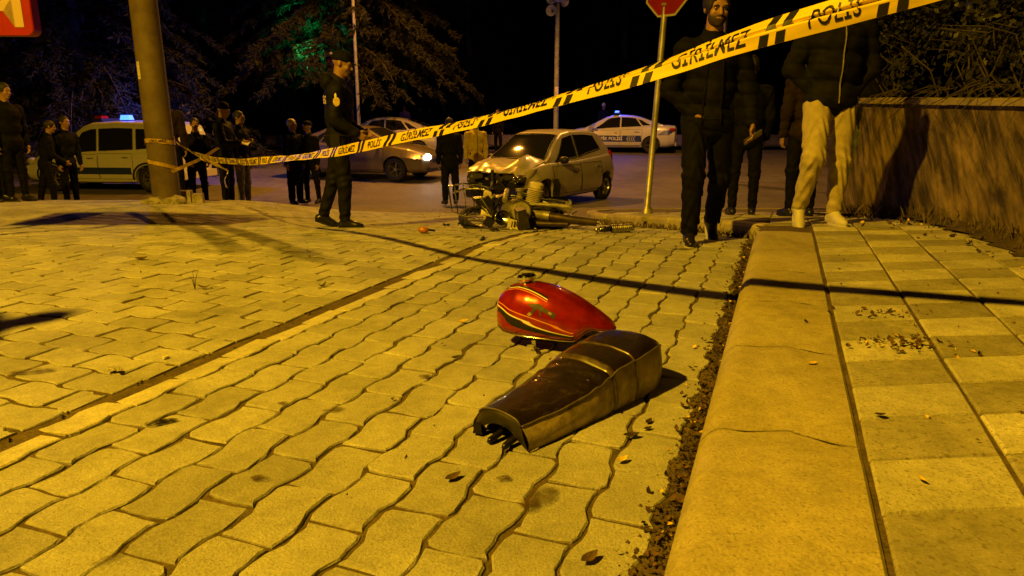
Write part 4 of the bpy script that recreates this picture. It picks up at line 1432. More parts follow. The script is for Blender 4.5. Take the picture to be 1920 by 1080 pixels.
def fender(u, v):
    x = 1.50 + .36 * u; z = .52 + .34 * v
    return (x - .08 * u * v, .80 - .10 * u + .03 * math.sin(6 * v + 5 * u), z - .06 * u)
f_ = MB().grid(fender, 8, 8).build('torn_wing', M_SILVER, W.e, smooth=True)
def liner(u, v):
    return (1.02 - .16 * v + .05 * math.sin(5 * u), .80 + .14 * u + .03 * math.sin(7 * v), .62 - .52 * v + .06 * math.sin(3 * u) * v)
MB().grid(liner, 6, 10).build('hanging_arch_liner', M_TRIM, W.e, smooth=True)
for (c, r, rz) in (((1.80, .58, .66), (.19, .15, .085), .5), ((1.86, -.56, .62), (.10, .12, .15), -.3)):
    h = W.lamp('headlamp', c, r, mat('broken_lens', (.10, .095, .085), rough=.12, spec=.9, var=.8, vscale=30, metal=.5, rvar=.1, bump=.5, bscale=40), rz)
    MB().ball((0, 0, 0), (.03, .04, .035), 10, 6, Matrix.Translation((c[0] + r[0] - .02, c[1] - .03, c[2]))).build('reflector', M_CHROME, h, smooth=True)
MB().tube([(1.80, -.62, .40), (2.0, -.45, .30), (2.08, -.1, .24), (2.02, .3, .22), (1.86, .60, .30)], .055, 8, squash=.6).build('broken_bumper', M_TRIM, W.e, smooth=True)
MB().box((1.98, -.2, .36), (.015, .36, .1), rot=(.3, .4, .1)).build('bent_grille', M_TRIM, W.e)
MB().tube([(.25, -.55, .99), (.75, -.2, .92), (1.0, -.15, .96)], .008, 5).build('wiper', M_TRIM, W.e)

# ---------------- the traffic police saloon
M_PWHITE = mat('police_white', (.56, .56, .58), rough=.28, coat=.6, var=.04)
M_PBLUE = mat('police_blue', (.015, .03, .22), rough=.35, coat=.3)
M_PWLET = mat('police_white_lettering', (.72, .72, .72), rough=.4)
M_REFL = mat('reflective_grey', (.45, .48, .55), rough=.35, metal=.3)
def saloon(name, loc, heading, label, paint, group=None):
    low = [(-2.32, .40, .72, .98, .55, .66, .52, .99), (-2.25, .28, .72, 1.04, .70, .80, .64, 1.06), (-2.0, .24, .70, 1.06, .78, .86, .72, 1.09), (-1.4, .21, .68, 1.04, .81, .885, .79, 1.08), (-.6, .20, .66, .98, .81, .89, .81, 1.0), (.6, .20, .66, .94, .81, .89, .80, .96), (1.15, .20, .66, .95, .81, .885, .77, 1.0), (1.7, .21, .64, .86, .78, .87, .72, .93), (2.15, .24, .60, .74, .70, .80, .60, .79), (2.30, .34, .56, .66, .55, .62, .45, .68)]
    roof = [(-1.85, 1.07, .62), (-1.55, 1.17, .61), (-1.0, 1.36, .59), (-.6, 1.44, .58), (-.1, 1.465, .57), (.25, 1.44, .57), (.5, 1.36, .59), (1.25, .99, .72)]
    c = Car(name, loc, heading, label, low, roof, 2.70, .315, paint, .76, group)
    c.body(); c.cabin()
    c.screen(1.16, .42, 'windscreen', .95); c.screen(-1.70, -.96, 'rear_window', .92)
    for sg in (1, -1):
        c.side_window([(-.10, .14), (.98, .12), (.36, .90), (-.10, .94)], sg)
        c.side_window([(-.95, .20), (-.17, .15), (-.17, .94), (-.72, .92)], sg)
        c.side_window([(-1.30, .40), (-1.02, .26), (-.82, .90), (-.98, .82)], sg, 'quarter_window')
        c.door(-.12, 1.02, .30, .88, sg); c.door(-.98, -.14, .30, .92, sg, slant=-.05)
        for sx in (1.35, -1.35): c.wheel(sx, sg, n=5)
        c.mirror(.86, .98, sg)
    MB().box((2.27, 0, .30), (.06, 1.3, .10)).build('bumper', M_TRIM, c.e)
    MB().box((2.30, 0, .55), (.03, .8, .10)).build('grille', M_TRIM, c.e)
    MB().box((-2.34, 0, .62), (.012, .5, .11)).build('number_plate', M_PLATE, c.e)
    MB().box((-2.30, 0, .36), (.06, 1.35, .14)).build('rear_bumper', paint, c.e)
    return c
def side_text(c, txt, xc, z0, h, sg, m, parent=None, off=.011):
    vs, fs = text_polys(txt, h / .72, .004)
    def P(v):
        x = xc - sg * v[0]; z = z0 + v[1]
        return (x, sg * (c.side_y(x, z) + off), z)
    return MB().add([P(v) for v in vs], fs).build('lettering', m, parent or c.e)
D = saloon('police_saloon', (4.35, 29.9, gz(4.3, 29.9) - .035), (-.975, .22), 'white traffic police saloon with blue band and blue beacon across the road', M_PWHITE)
for sg in (1, -1):
    bnd = D.patch('blue_band', -.97, 1.0, .44, .68, sg, .0095, M_PBLUE, slant=.04)
    D.patch('blue_band', 1.72, 2.1, .46, .62, sg, .006, M_PBLUE)
    D.patch('rear_blue_band', -2.15, -1.72, .70, .88, sg, .006, M_PBLUE, slant=-.25)
    side_text(D, 'TRAFİK POLİSİ', .36, .50, .125, sg, M_PWLET, bnd, .0125)
    for k in range(4):
        x = -.45 - k * .085
        mb = MB()
        for (za, zb2, dx) in ((.46, .56, .06), (.56, .66, -.06)):
            mb.add([(x - dx * (1 if za > .5 else 0) * 0 + (0 if za < .5 else .06), sg * (D.side_y(x, za) + .0125), za), (x - .035 + (0 if za < .5 else .06), sg * (D.side_y(x, za) + .0125), za),
                    (x - .035 + (.06 if za < .5 else 0), sg * (D.side_y(x, zb2) + .0125), zb2), (x + (.06 if za < .5 else 0), sg * (D.side_y(x, zb2) + .0125), zb2)], [(0, 1, 2, 3)])
        mb.build('chevron', M_REFL, bnd)
    D.lamp('tail_lamp', (-2.14, sg * .70, .90), (.16, .10, .075), M_TAIL)
    D.lamp('tail_glow', (-2.20, sg * .735, .91), (.05, .05, .035), M_TAILON)
    D.lamp('headlamp', (2.12, sg * .62, .68), (.14, .12, .06), M_LENS)
lb = MB().box((.05, 0, 1.545), (.22, 1.05, .09), taper=.85).build('light_bar', M_TRIM, D.e)
MB().box((.05, .40, 1.60), (.16, .17, .07), taper=.8).build('blue_beacon', M_BLUEON, lb)
MB().box((.05, -.36, 1.60), (.16, .2, .07), taper=.8).build('red_beacon', M_TAIL, lb)
add_light('police_beacon_light', 'POINT', (.05, .2, 2.05), 110, (.02, .07, 1), .06, D.e)

# ---------------- the police van
vx, vy = -10.15, 18.75
low_v = [(-2.20, .42, .80, 1.02, .70, .78, .74, 1.03), (-2.12, .30, .80, 1.06, .80, .87, .84, 1.07), (-1.7, .24, .80, 1.06, .83, .90, .86, 1.07), (-.5, .22, .78, 1.02, .83, .905, .86, 1.03), (.6, .22, .78, 1.0, .83, .90, .85, 1.02), (1.15, .22, .76, 1.02, .83, .90, .80, 1.07), (1.7, .23, .72, .96, .80, .88, .74, 1.02), (2.1, .28, .66, .80, .72, .80, .62, .84), (2.22, .36, .60, .70, .6, .68, .5, .72)]
roof_v = [(-2.19, 1.06, .76), (-2.15, 1.45, .75), (-2.05, 1.72, .73), (-1.85, 1.80, .72), (-.5, 1.84, .71), (.2, 1.80, .69), (.45, 1.72, .68), (1.35, 1.06, .76)]
V = Car('police_van', ground_at(vx, vy), (-.995, .10), 'white police van with lit blue beacon parked behind the leaning pole', low_v, roof_v, 2.70, .33, M_PWHITE, .76)
V.e['category'] = 'van'; V.e.scale = (.95, .95, .93)
V.body(); V.cabin()
V.screen(1.28, .48, 'windscreen', .95)
MB().grid(lambda u, v: (-2.155 - .012 + .09 * v * v, -.62 + 1.24 * u, 1.12 + .52 * v), 6, 6).build('rear_window', M_GLASS, V.e, smooth=True)
for sg in (1, -1):
    V.side_window([(-1.95, .22), (-1.05, .14), (-1.05, .82), (-1.80, .80)], sg)
    V.side_window([(-.95, .14), (-.02, .12), (-.02, .84), (-.95, .83)], sg)
    V.side_window([(.06, .12), (1.02, .10), (.46, .82), (.06, .84)], sg)
    V.door(.02, 1.08, .34, .98, sg); V.door(-.95, 0, .34, 1.0, sg)
    for sx in (1.35, -1.35): V.wheel(sx, sg, n=6)
    V.mirror(1.02, 1.12, sg, M_TRIM)
    V.patch('blue_band', -.9, 1.0, .46, .64, sg, .0095, M_PBLUE)
    V.lamp('tail_lamp', (-2.14, sg * .82, 1.06), (.07, .07, .2), M_TAIL)
    # dark moulding over the wheel arch
    for sx in (1.35, -1.35):
        pts = []
        for k in range(17):
            a = math.pi * k / 16
            x = sx + .43 * math.cos(a); z = .33 + .43 * math.sin(a)
            pts.append(Vector((x, sg * (V.side_y(x, min(z, .95)) + .004), z)))
        MB().tube(pts, .028, 6).build('arch_moulding', M_TRIM if sx < 0 else M_TRIM, V.e, smooth=True)
MB().box((-2.24, 0, .42), (.14, 1.66, .18)).build('rear_bumper', mat('bumper_white', (.5, .46, .4), rough=.4), V.e)
MB().box((-2.215, 0, .82), (.012, .5, .11)).build('number_plate', M_PLATE, V.e)
MB().box((2.2, 0, .40), (.1, 1.4, .18)).build('bumper', M_TRIM, V.e)
for sg in (1, -1): V.lamp('headlamp', (2.05, sg * .62, .78), (.14, .12, .10), M_LENS)
lb = MB().box((.1, 0, 1.875), (.26, 1.15, .07)).build('light_bar', M_TRIM, V.e)
MB().box((-.62, .40, 1.93), (.26, .22, .13), taper=.8).build('blue_beacon', M_BLUEON, V.e)
MB().box((-.62, .40, 1.855), (.28, .24, .03)).build('beacon_base', M_TRIM, V.e)
MB().box((.1, .38, 1.94), (.2, .3, .07), taper=.85).build('red_beacon', M_TAIL, lb)
add_light('van_beacon_light', 'POINT', (-.62, -.9, 2.8), 260, (.02, .07, 1), .08, V.e)

# ---------------- a pale saloon driving by and another behind it
M_BEIGE = mat('pale_gold_paint', (.17, .14, .10), rough=.3, metal=.3, coat=.6, var=.05)
M_GREYCAR = mat('light_grey_paint', (.40, .39, .38), rough=.3, metal=.3, coat=.6, var=.05)
G = saloon('passing_saloon', ground_at(-4.25, 21.0), (.955, -.30), 'pale saloon with bright headlamps driving past behind the police officer', M_BEIGE)
for sg in (1, -1):
    h = G.lamp('headlamp', (2.13, sg * .60, .66), (.13, .14, .07), M_LENS, sg * .4)
    MB().ball((0, 0, 0), (.06, .16, .075), 12, 8, Matrix.Translation((2.24, sg * .60, .66))).build('lit_bulb', M_HEADON, h, smooth=True)
    G.lamp('tail_lamp', (-2.16, sg * .72, .9), (.12, .1, .07), M_TAIL)
add_light('headlamp_light', 'SPOT', (2.5, 0, .66), 60, (1, .9, .75), .05, G.e, spot_size=R(70), spot_blend=.6).rotation_euler = (R(83), 0, -R(90))
H2 = saloon('grey_saloon', (-4.7, 27.2, gz(-4.7, 27.2) - .035), (-1, .05), 'light grey saloon with a lit tail lamp farther up the road beyond the passing saloon', M_GREYCAR)
for sg in (1, -1):
    H2.lamp('tail_lamp', (-2.18, sg * .70, .92), (.12, .14, .07), M_TAILON)
    H2.lamp('reversing_lamp', (-2.24, sg * .62, .80), (.06, .12, .04), mat('reverse_lit', (.8, .85, 1), emit=(.55, .7, 1), estr=5))
    H2.lamp('headlamp', (2.13, sg * .60, .66), (.14, .12, .06), M_LENS)
# ------------------------------------------------------------------ people
M_SKIN = mat('skin', (.26, .145, .09), rough=.5, var=.12, vscale=30)
M_HAIR = mat('dark_hair', (.012, .009, .007), rough=.55, var=.4, vscale=90, bump=.6, bscale=160)
M_HAIRW = mat('white_hair', (.55, .52, .47), rough=.6, var=.3, vscale=60)
M_EYE = mat('eye_white', (.16, .13, .11), rough=.15)
M_IRIS = mat('iris', (.02, .012, .008), rough=.1)
def cloth(name, col, var=.35, rough=.8, sheen=.0, bs=90):
    return mat('cloth_' + name, col, rough=rough, var=var, vscale=14, bump=.3, bscale=bs, sheen=sheen, spec=.12)
C_BLACK, C_NAVY, C_CHAR = cloth('black', (.0042, .004, .004)), cloth('navy', (.0048, .0055, .010)), cloth('charcoal', (.007, .0068, .0065))
C_POLICE = cloth('police', (.0075, .0075, .010), rough=.65)
C_BEIGE = cloth('beige', (.40, .34, .23), var=.15)
C_GREY, C_JEAN = cloth('grey', (.16, .155, .15)), cloth('jean', (.06, .075, .12))
C_BROWN, C_PINK, C_YEL = cloth('brown', (.018, .011, .007)), cloth('pink', (.40, .22, .24)), cloth('hivis', (.50, .40, .025), var=.08, rough=.55)
C_SHOEB, C_SHOEW, C_SOLE = mat('black_shoe', (.012, .011, .01), rough=.35), mat('white_shoe', (.55, .52, .46), rough=.5, var=.1), mat('pale_sole', (.55, .53, .48), rough=.6)

def V3(*a): return Vector(a)
def person(loc, yaw, label, H=1.75, jacket=C_BLACK, trousers=C_BLACK, shoes=C_SHOEB, sole=None, hair='short', legs=None, arms=None, lean=(0, 0, 1), look=(0, 0),
           puffer=0, length=.10, fat=1.0, vox=.014, wide=0, hood=0, group=None, beard=False, curl=.5, zipper=False, seed=0, taper=1.0, emblem=None, lift=0, face_detail=False, hairmat=None, open_front=False):
    k = H / 1.75
    legs = legs or [((-.06, 0, -1), (0, .03, -1), -.15), ((.06, 0, -1), (0, .03, -1), .15)]
    arms = arms or [((-.16, .02, -1), (-.04, -.12, -1)), ((.16, .02, -1), (.04, -.12, -1))]
    L = Vector(lean).normalized()
    P = V3(0, 0, .93)
    J = {}
    for i, s in enumerate((-1, 1)):
        hip = P + V3(s * .088, 0, -.02)
        kn = hip + Vector(legs[i][0]).normalized() * .43
        an = kn + Vector(legs[i][1]).normalized() * .40
        J['h', i], J['k', i], J['a', i] = hip, kn, an
    low = min(J['a', 0].z, J['a', 1].z)
    dz = .082 - low
    P = P + V3(0, 0, dz)
    for q in list(J): J[q] = J[q] + V3(0, 0, dz)
    N = P + L * .53
    side = V3(1, 0, 0) - L * L.x; side.normalize()
    for i, s in enumerate((-1, 1)):
        sh = N - L * .075 + side * (s * .178 * (1 + (fat - 1) * .5))
        el = sh + Vector(arms[i][0]).normalized() * .285
        wr_ = el + Vector(arms[i][1]).normalized() * .245
        J['s', i], J['e', i], J['w', i] = sh, el, wr_
    Q = Euler((look[1], 0, look[0])).to_matrix()
    Hc = N + L * .07 + Q @ V3(0, -.012, .125)
    def hp(x, y, z): return tuple(Hc + Q @ V3(x, y, z))
    Qn = [list(r) for r in Q]
    e = empty('person', loc, yaw, label, 'person', group)
    e.scale = (k, k, k)
    # ---- body: one continuous skin surface
    pr_ = []
    E = lambda c, r, kk=None: pr_.append(('e', c, r, Qn, {'k': kk}) if kk else ('e', c, r, Qn))
    E(hp(0, .012, .035), (.074, .094, .088)); E(hp(0, -.026, -.03), (.057, .062, .078)); E(hp(0, -.064, -.088), (.026, .022, .022))
    pr_.append(('c', hp(0, -.088, .010), hp(0, -.106, -.026), .009, .0145, {'k': .012}))
    pr_.append(('c', hp(-.036, -.076, .024), hp(.036, -.076, .024), .015, .015))
    for s in (-1, 1):
        E(hp(s * .038, -.064, -.026), (.023, .022, .022)); E(hp(s * .075, .014, -.004), (.011, .021, .031), .008)
    pr_.append(('c', hp(-.019, -.0885, -.057), hp(.019, -.0885, -.057), .0085, .0085, {'k': .01}))
    for s in (-1, 1): pr_.append(('-e', hp(s * .031, -.093, .004), (.017, .014, .0105), Qn, {'k': .01}))
    if face_detail: pr_.append(('-c', hp(-.021, -.101, -.0575), hp(.021, -.101, -.0575), .0035, .0035, {'k': .004}))
    pr_.append(('c', tuple(hp(0, .014, -.06)), tuple(N - L * .02), .054, .062))
    pr_.append(('e', tuple(N - L * .16), (.15, .095, .17))); pr_.append(('e', tuple(P + L * .12), (.135, .09, .2)))
    pr_.append(('e', tuple(P), (.14, .095, .11)))
    for i, s in enumerate((-1, 1)):
        sh, el, w = J['s', i], J['e', i], J['w', i]
        pr_.append(('c', tuple(N - L * .07), tuple(sh), .06, .052)); pr_.append(('c', tuple(sh), tuple(el), .046, .038)); pr_.append(('c', tuple(el), tuple(w), .038, .027))
        pr_.append(('c', tuple(J['h', i]), tuple(J['k', i]), .076, .052)); pr_.append(('c', tuple(J['k', i]), tuple(J['a', i]), .050, .036))
        # hand: palm, four unequal fingers bent twice, thumb from the side of the palm
        f = (w - el).normalized()
        t = V3(0, -1, 0) - f * f.dot(V3(0, -1, 0))         # thumb side: forwards
        if t.length < .3: t = V3(0, 0, 1) - f * f.z
        t.normalize(); nrm = f.cross(t) * s                # towards the palm (inwards)
        if nrm.x * s > 0: nrm = -nrm
        pc = w + f * .045
        for q in (-.024, -.008, .008, .024):
            pr_.append(('c', tuple(w + t * q * .7 + f * .005), tuple(w + f * .082 + t * q), .017, .0125, {'k': .012}))
        for q, ln in ((.026, .072), (.009, .080), (-.008, .074), (-.025, .058)):
            a = w + f * .084 + t * q
            d1 = (f * math.cos(curl) + nrm * math.sin(curl)).normalized(); d2 = (f * math.cos(curl * 2.2) + nrm * math.sin(curl * 2.2)).normalized()
            b = a + d1 * ln * .52; c = b + d2 * ln * .48
            r0 = .0095 if vox < .009 else .0115
            pr_.append(('c', tuple(a), tuple(b), r0, r0 * .92, {'k': .006})); pr_.append(('c', tuple(b), tuple(c), r0 * .92, r0 * .8, {'k': .006}))
        a = w + f * .022 + t * .026; b = a + (f * .6 + t * .7 + nrm * .3).normalized() * .036; c = b + (f * .9 + t * .15 + nrm * .5).normalized() * .032
        pr_.append(('c', tuple(a), tuple(b), .0145, .012, {'k': .01})); pr_.append(('c', tuple(b), tuple(c), .0115, .0095, {'k': .006}))
    me = sdf_mesh('body', pr_, vox, .018)
    link_mesh('body', me, M_SKIN, e, smooth=True)
    g = random.Random(seed)
    o1, o2, o3 = g.uniform(0, 9), g.uniform(0, 9), g.uniform(0, 9)
    # ---- trousers
    tr = [('e', tuple(P + V3(0, .008, 0)), (.152 * fat, .112 * fat, .125))]
    for i, s in enumerate((-1, 1)):
        h, kn, an = J['h', i], J['k', i], J['a', i]
        tr.append(('c', tuple(h), tuple(kn), .093 + wide * .5, .066 + wide)); tr.append(('c', tuple(kn), tuple(an + (kn - an).normalized() * .03), .064 + wide, (.050 + wide) * taper))
    def fold_t(x, y, z):
        return .0055 * np.sin(z * 38 + 9 * x + 5 * np.sin(x * 30 + o1) + o1) * np.sin(y * 26 + o2 + z * 9) + .004 * np.sin(z * 90 + x * 40 + y * 25 + o3) * (np.exp(-((z - .5) / .1) ** 2) + np.exp(-((z - .14) / .08) ** 2))
    link_mesh('trousers', sdf_mesh('trousers', tr, vox, .03, fold_t), trousers, e, smooth=True)
    # ---- jacket
    F = fat
    jk = [('e', tuple(P + L * (.02 - length * .5) + V3(0, .004, 0)), (.170 * F, .128 * F, .10 + length * .6)), ('e', tuple(P + L * .20), (.168 * F, .128 * F, .19)), ('e', tuple(P + L * .37), (.186 * F, .133 * F, .165)),
          ('c', tuple(N - L * .02 + V3(0, .01, 0)), tuple(N + L * .045 + V3(0, .004, 0)), .085, .074)]
    for i, s in enumerate((-1, 1)):
        sh, el, w = J['s', i], J['e', i], J['w', i]
        jk.append(('c', tuple(N - L * .06), tuple(sh), .078, .074)); jk.append(('c', tuple(sh), tuple(el), .072 * (F * .6 + .4), .060 * (F * .6 + .4))); jk.append(('c', tuple(el), tuple(w - (w - el).normalized() * .005), .058 * (F * .6 + .4), .045))
    if hood:
        jk.append(('e', tuple(N + V3(0, .10, .01)), (.12, .075, .09)))
    jk.append(('-e', tuple(N + L * .11 + V3(0, -.02, 0)), (.062, .062, .075)))
    def fold_j(x, y, z):
        if puffer:
            return -.0105 * np.abs(np.sin(z * math.pi / puffer + .5 * np.sin(x * 7) + o1)) ** .6 + .0075 + .003 * np.sin(x * 60 + z * 45 + o2) * np.sin(z * 71 + y * 30)
        return .005 * np.sin(z * 33 + 14 * x + 4 * np.sin(x * 22 + o2) + o1) * np.sin(y * 23 + o3) + .0028 * np.sin(z * 85 + x * 50 + o2) * np.sin(x * 31 + y * 44)
    jo = link_mesh('jacket', sdf_mesh('jacket', jk, vox, .03, fold_j), jacket, e, smooth=True)
    def front_pt(z, x=0):     # a point on the jacket's front
        best = None
        hit, p, n, i = jo.ray_cast(V3(x, -1.2, z), V3(0, 1, 0))
        return p if hit else V3(x, -.13, z)
    z0, z1 = P.z - length * .9, N.z + .01
    if zipper:
        pts = [front_pt(z0 + (z1 - z0) * q / 30) + V3(0, -.003, 0) for q in range(31)]
        pts = [V3(p.x, sum(pp.y for pp in pts[max(0, i - 2):i + 3]) / len(pts[max(0, i - 2):i + 3]) - .003, p.z) for i, p in enumerate(pts)]
        MB().tube(pts, .0085, 6, squash=.6).build('zip', mat('zip_tape', (.16, .14, .11), rough=.5, var=.6, vscale=160), jo)
    if open_front:           # dark jumper showing between the open edges
        def jumper(u, v):
            z = P.z - .02 + (N.z - .03 - P.z) * v
            x = (-.055 + .11 * u) * (1.25 - .4 * v)
            p = front_pt(z, x)
            return (x, p.y - .006, z)
        MB().grid(jumper, 6, 20).build('jumper', C_CHAR, jo, smooth=True)
        for s in (-1, 1):
            MB().tube([front_pt(P.z - .05 + (N.z - P.z) * q / 14, s * (.066 - .018 * q / 14)) + V3(0, -.004, 0) for q in range(15)], .010, 6).build('jacket_edge', jacket, jo, smooth=True)
    # ---- shoes
    for i, s in enumerate((-1, 1)):
        an = J['a', i]; yw = legs[i][2]; pit = legs[i][3] if len(legs[i]) > 3 else 0
        d = Euler((pit, 0, yw)).to_matrix() @ V3(0, -1, 0); u = Euler((pit, 0, yw)).to_matrix() @ V3(0, 0, 1)
        heel = an - u * .040 - d * .035; ball = an - u * .048 + d * .12; toe = an - u * .050 + d * .165
        o = link_mesh('shoe', sdf_mesh('shoe', [('c', tuple(heel), tuple(an + u * .0), .038, .042), ('c', tuple(heel), tuple(ball), .037, .034), ('c', tuple(ball), tuple(toe), .036, .028), ('c', tuple(an + d * .01), tuple(ball), .040, .028)], min(vox, .010), .02), shoes, e, smooth=True)
        sl = [];
        lat = d.cross(u)
        for q in range(16):
            a = 2 * math.pi * q / 16
            ln = .125 * math.cos(a); w_ = (.041 + .006 * math.cos(a)) * math.sin(a)
            sl.append((ln, w_))
        c0 = (heel + toe) / 2 - u * .034
        mb = MB(); n = 16
        for h in (-.006, .016):
            mb.v += [tuple(c0 + d * a * 1.06 + lat * b + u * h) for a, b in sl]
        mb.f = [(q, (q + 1) % n, n + (q + 1) % n, n + q) for q in range(n)] + [tuple(range(n)), tuple(range(2 * n - 1, n - 1, -1))]
        mb.mi = [0] * len(mb.f)
        mb.build('sole', sole or C_SOLE if shoes is C_SHOEW else (sole or C_SHOEB), o)
    # ---- hair and headgear
    hm = hairmat or M_HAIR
    if hair in ('short', 'full', 'bald', 'long'):
        th = {'short': .006, 'full': .016, 'bald': .003, 'long': .012}[hair]
        hr = [('e', hp(0, .018, .038), (.076 + th, .096 + th, .090 + th), Qn)]
        if hair == 'long': hr.append(('c', hp(0, .06, 0), hp(0, .07, -.14), .075, .06))
        hr += [('-e', hp(0, -.115, -.022), (.075, .090, .105 - (.02 if hair == 'bald' else 0)), Qn), ('-e', hp(0, .0, -.12), (.13, .15, .085), Qn)] if hair != 'long' else [('-e', hp(0, -.115, -.022), (.075, .095, .105), Qn)]
        def rough(x, y, z): return .003 * np.sin(x * 190 + z * 60) * np.sin(y * 170 + z * 90)
        link_mesh('hair', sdf_mesh('hair', hr, min(vox, .010), .012, rough), hm, e, smooth=True)
    elif hair in ('cap', 'beanie'):
        cp = [('e', hp(0, .014, .050), (.085, .105, .078 if hair == 'cap' else .092), Qn), ('-e', hp(0, -.02, -.08), (.16, .18, .108), Qn)]
        co = link_mesh(hair if hair == 'beanie' else 'cap', sdf_mesh(hair, cp, min(vox, .010), .012), C_NAVY if hair == 'cap' else C_BLACK, e, smooth=True)
        if hair == 'cap':
            MB().grid(lambda u, v: hp((-.06 + .12 * u), -.075 - .075 * v * (1 - (2 * u - 1) ** 2 * .6), .052 - .022 * v - .012 * (2 * u - 1) ** 2), 8, 5).build('peak', C_NAVY, co, smooth=True)
    if beard:
        bd = [('e', hp(0, -.030, -.058), (.062, .066, .062), Qn), ('e', hp(0, -.064, -.09), (.032, .028, .028), Qn), ('-e', hp(0, -.055, .025), (.09, .10, .058), Qn), ('-e', hp(0, -.108, -.058), (.022, .022, .010), Qn), ('-e', hp(0, .07, -.05), (.1, .07, .1), Qn)]
        link_mesh('beard', sdf_mesh('beard', bd, min(vox, .008), .008), mat('beard_hair', (.03, .018, .011), rough=.7, var=.4, vscale=120), e, smooth=True)
    if face_detail:
        for s in (-1, 1):
            ey = MB().ball(hp(s * .031, -.0755, .004), .0120, 12, 8).build('eye', M_EYE, e, smooth=True)
            MB().ball(hp(s * .031, -.0848, .003), (.0058, .0035, .0058), 10, 6).build('iris', M_IRIS, ey, smooth=True)
            MB().tube([hp(s * .014, -.0925, .020), hp(s * .030, -.095, .026), hp(s * .047, -.084, .021)], [.0035, .0045, .003], 6).build('eyebrow', M_HAIR, e, smooth=True)
    return dict(e=e, J=J, P=P, N=N, hp=hp, jo=jo, front=front_pt, k=k)

def foot_at(px, py, Y, dx=0, raised=0):
    p = at(px, py, Y)
    return (p.x + dx, Y, gz(p.x, Y) + raised)
def upright(px, Y, raised=0):
    """Standing on the ground at distance Y, seen at column px."""
    z = gz(0, Y)
    d = (Y * math.cos(PITCH) + (CAMZ - z) * math.sin(PITCH))
    x = (px - 960) / FPX * d
    return (x, Y, gz(x, Y) + raised)
def in_hand(d, i):
    e = d['e']; M = Matrix.Translation(e.location) @ e.rotation_euler.to_matrix().to_4x4() @ Matrix.Diagonal((*e.scale, 1))
    f = (d['J']['w', i] - d['J']['e', i]).normalized()
    return M @ (d['J']['w', i] + f * .10)

# the young man striding towards the camera off the kerb
A = person(upright(1312, 5.42), -.05, 'bearded man in open black puffer jacket and black trousers walking beside the kerb', 1.80, C_BLACK, C_BLACK, C_SHOEB, C_SOLE, 'full',
           legs=[((-.03, -.30, -1), (-.02, -.02, -1), -.1, .0), ((.10, .16, -1), (.02, .55, -1), .12, .75)],
           arms=[((-.34, .14, -1), (.17, -.07, -.18)), ((.30, -.05, -1), (.06, -.38, -1))], lean=(.0, -.05, 1), look=(.10, .18), puffer=.085, length=.10, fat=1.10, vox=.0075, beard=True, face_detail=True, open_front=True, seed=1, wide=.012)
ph = MB(); ph.box((0, 0, 0), (.070, .010, .14), rot=(.9, .5, 1.2))
o = ph.build('mobile_phone', mat('phone', (.05, .048, .045), rough=.2)); o.location = in_hand(A, 1); tag(o, 'mobile phone held low by the man in the open puffer jacket', 'phone')
# the man in pale trousers on the pavement
T = person(upright(1531, 5.62, KH), -.02, 'man in dark zipped puffer jacket, beige trousers and pale trainers walking on the pavement', 1.86, C_CHAR, C_BEIGE, C_SHOEW, None, 'short',
           legs=[((-.10, -.30, -1), (-.05, .36, -1), -.15, .65), ((.07, .05, -1), (.0, .02, -1), .08)],
           arms=[((-.34, .12, -1), (.16, -.05, -.17)), ((.34, .12, -1), (-.16, -.05, -.17))], puffer=.10, length=.06, fat=1.14, vox=.0085, zipper=True, seed=2, wide=.014, taper=.82, look=(0, .1))
# two others close behind them
person(upright(1388, 8.2, KH), 3.0, 'person in black close behind the man in the open puffer jacket', 1.72, C_BLACK, C_BLACK, seed=3, arms=[((-.2, 0, -1), (.1, -.4, -1)), ((.2, 0, -1), (-.1, -.4, -1))], fat=1.1)
person(upright(1494, 7.5, KH), 3.3, 'person in dark quilted jacket half hidden left of the man in pale trousers', 1.70, C_BROWN, C_BLACK, seed=4, puffer=.09, fat=1.1)
person(upright(1604, 7.9, KH), .1, 'person in jeans half hidden between the man in pale trousers and the wall', 1.72, C_BLACK, C_JEAN, seed=5)

# police officer in the middle, seen from his right side
Bp = person(upright(645, 7.5), R(97), 'police officer in dark uniform and cap walking in the middle of the forecourt', 1.76, C_POLICE, C_POLICE, C_SHOEB, None, 'cap',
            legs=[((-.05, -.10, -1), (-.02, .04, -1), -.1), ((.05, .22, -1), (.02, .34, -1), .1, .35)],
            arms=[((-.12, .10, -1), (.10, -.85, -.55)), ((.14, .05, -1), (-.25, -.85, -.5))], lean=(0, -.04, 1), look=(-.1, .30), fat=1.08, length=.05, vox=.009, seed=6, hood=1, wide=.006)
def badge(d, local, n, poly, m, name, sc=1, parent=None):
    """A flat patch sewn on at a local point facing n."""
    n = Vector(n).normalized(); s = n.cross(V3(0, 0, 1)).normalized() * -1; u = s.cross(n) * -1
    if u.z < 0: u = -u
    return MB().add([tuple(Vector(local) + s * x * sc + u * y * sc) for x, y in poly], [tuple(range(len(poly)))]).build(name, m, parent or d['jo'])
jo = Bp['jo']
def on_jacket(d, origin, direction):
    hit, p, n, i = d['jo'].ray_cast(Vector(origin), Vector(direction))
    return (p + n * .004, n) if hit else (Vector(origin), -Vector(direction))
p, n = on_jacket(Bp, Bp['J']['s', 0] + V3(-.4, -.005, -.11), (1, 0, 0))
MB().ball((0, 0, 0), (.004, .034, .045), 14, 8, Matrix.Translation(p)).build('sleeve_emblem', mat('emblem_gold', (.55, .42, .12), rough=.5, var=.3, vscale=60), jo)
MB().ball((0, 0, 0), (.005, .012, .026), 10, 6, Matrix.Translation(p + V3(-.001, .006, .055))).build('emblem_top', mat('emblem_white', (.7, .66, .5), rough=.5), jo)
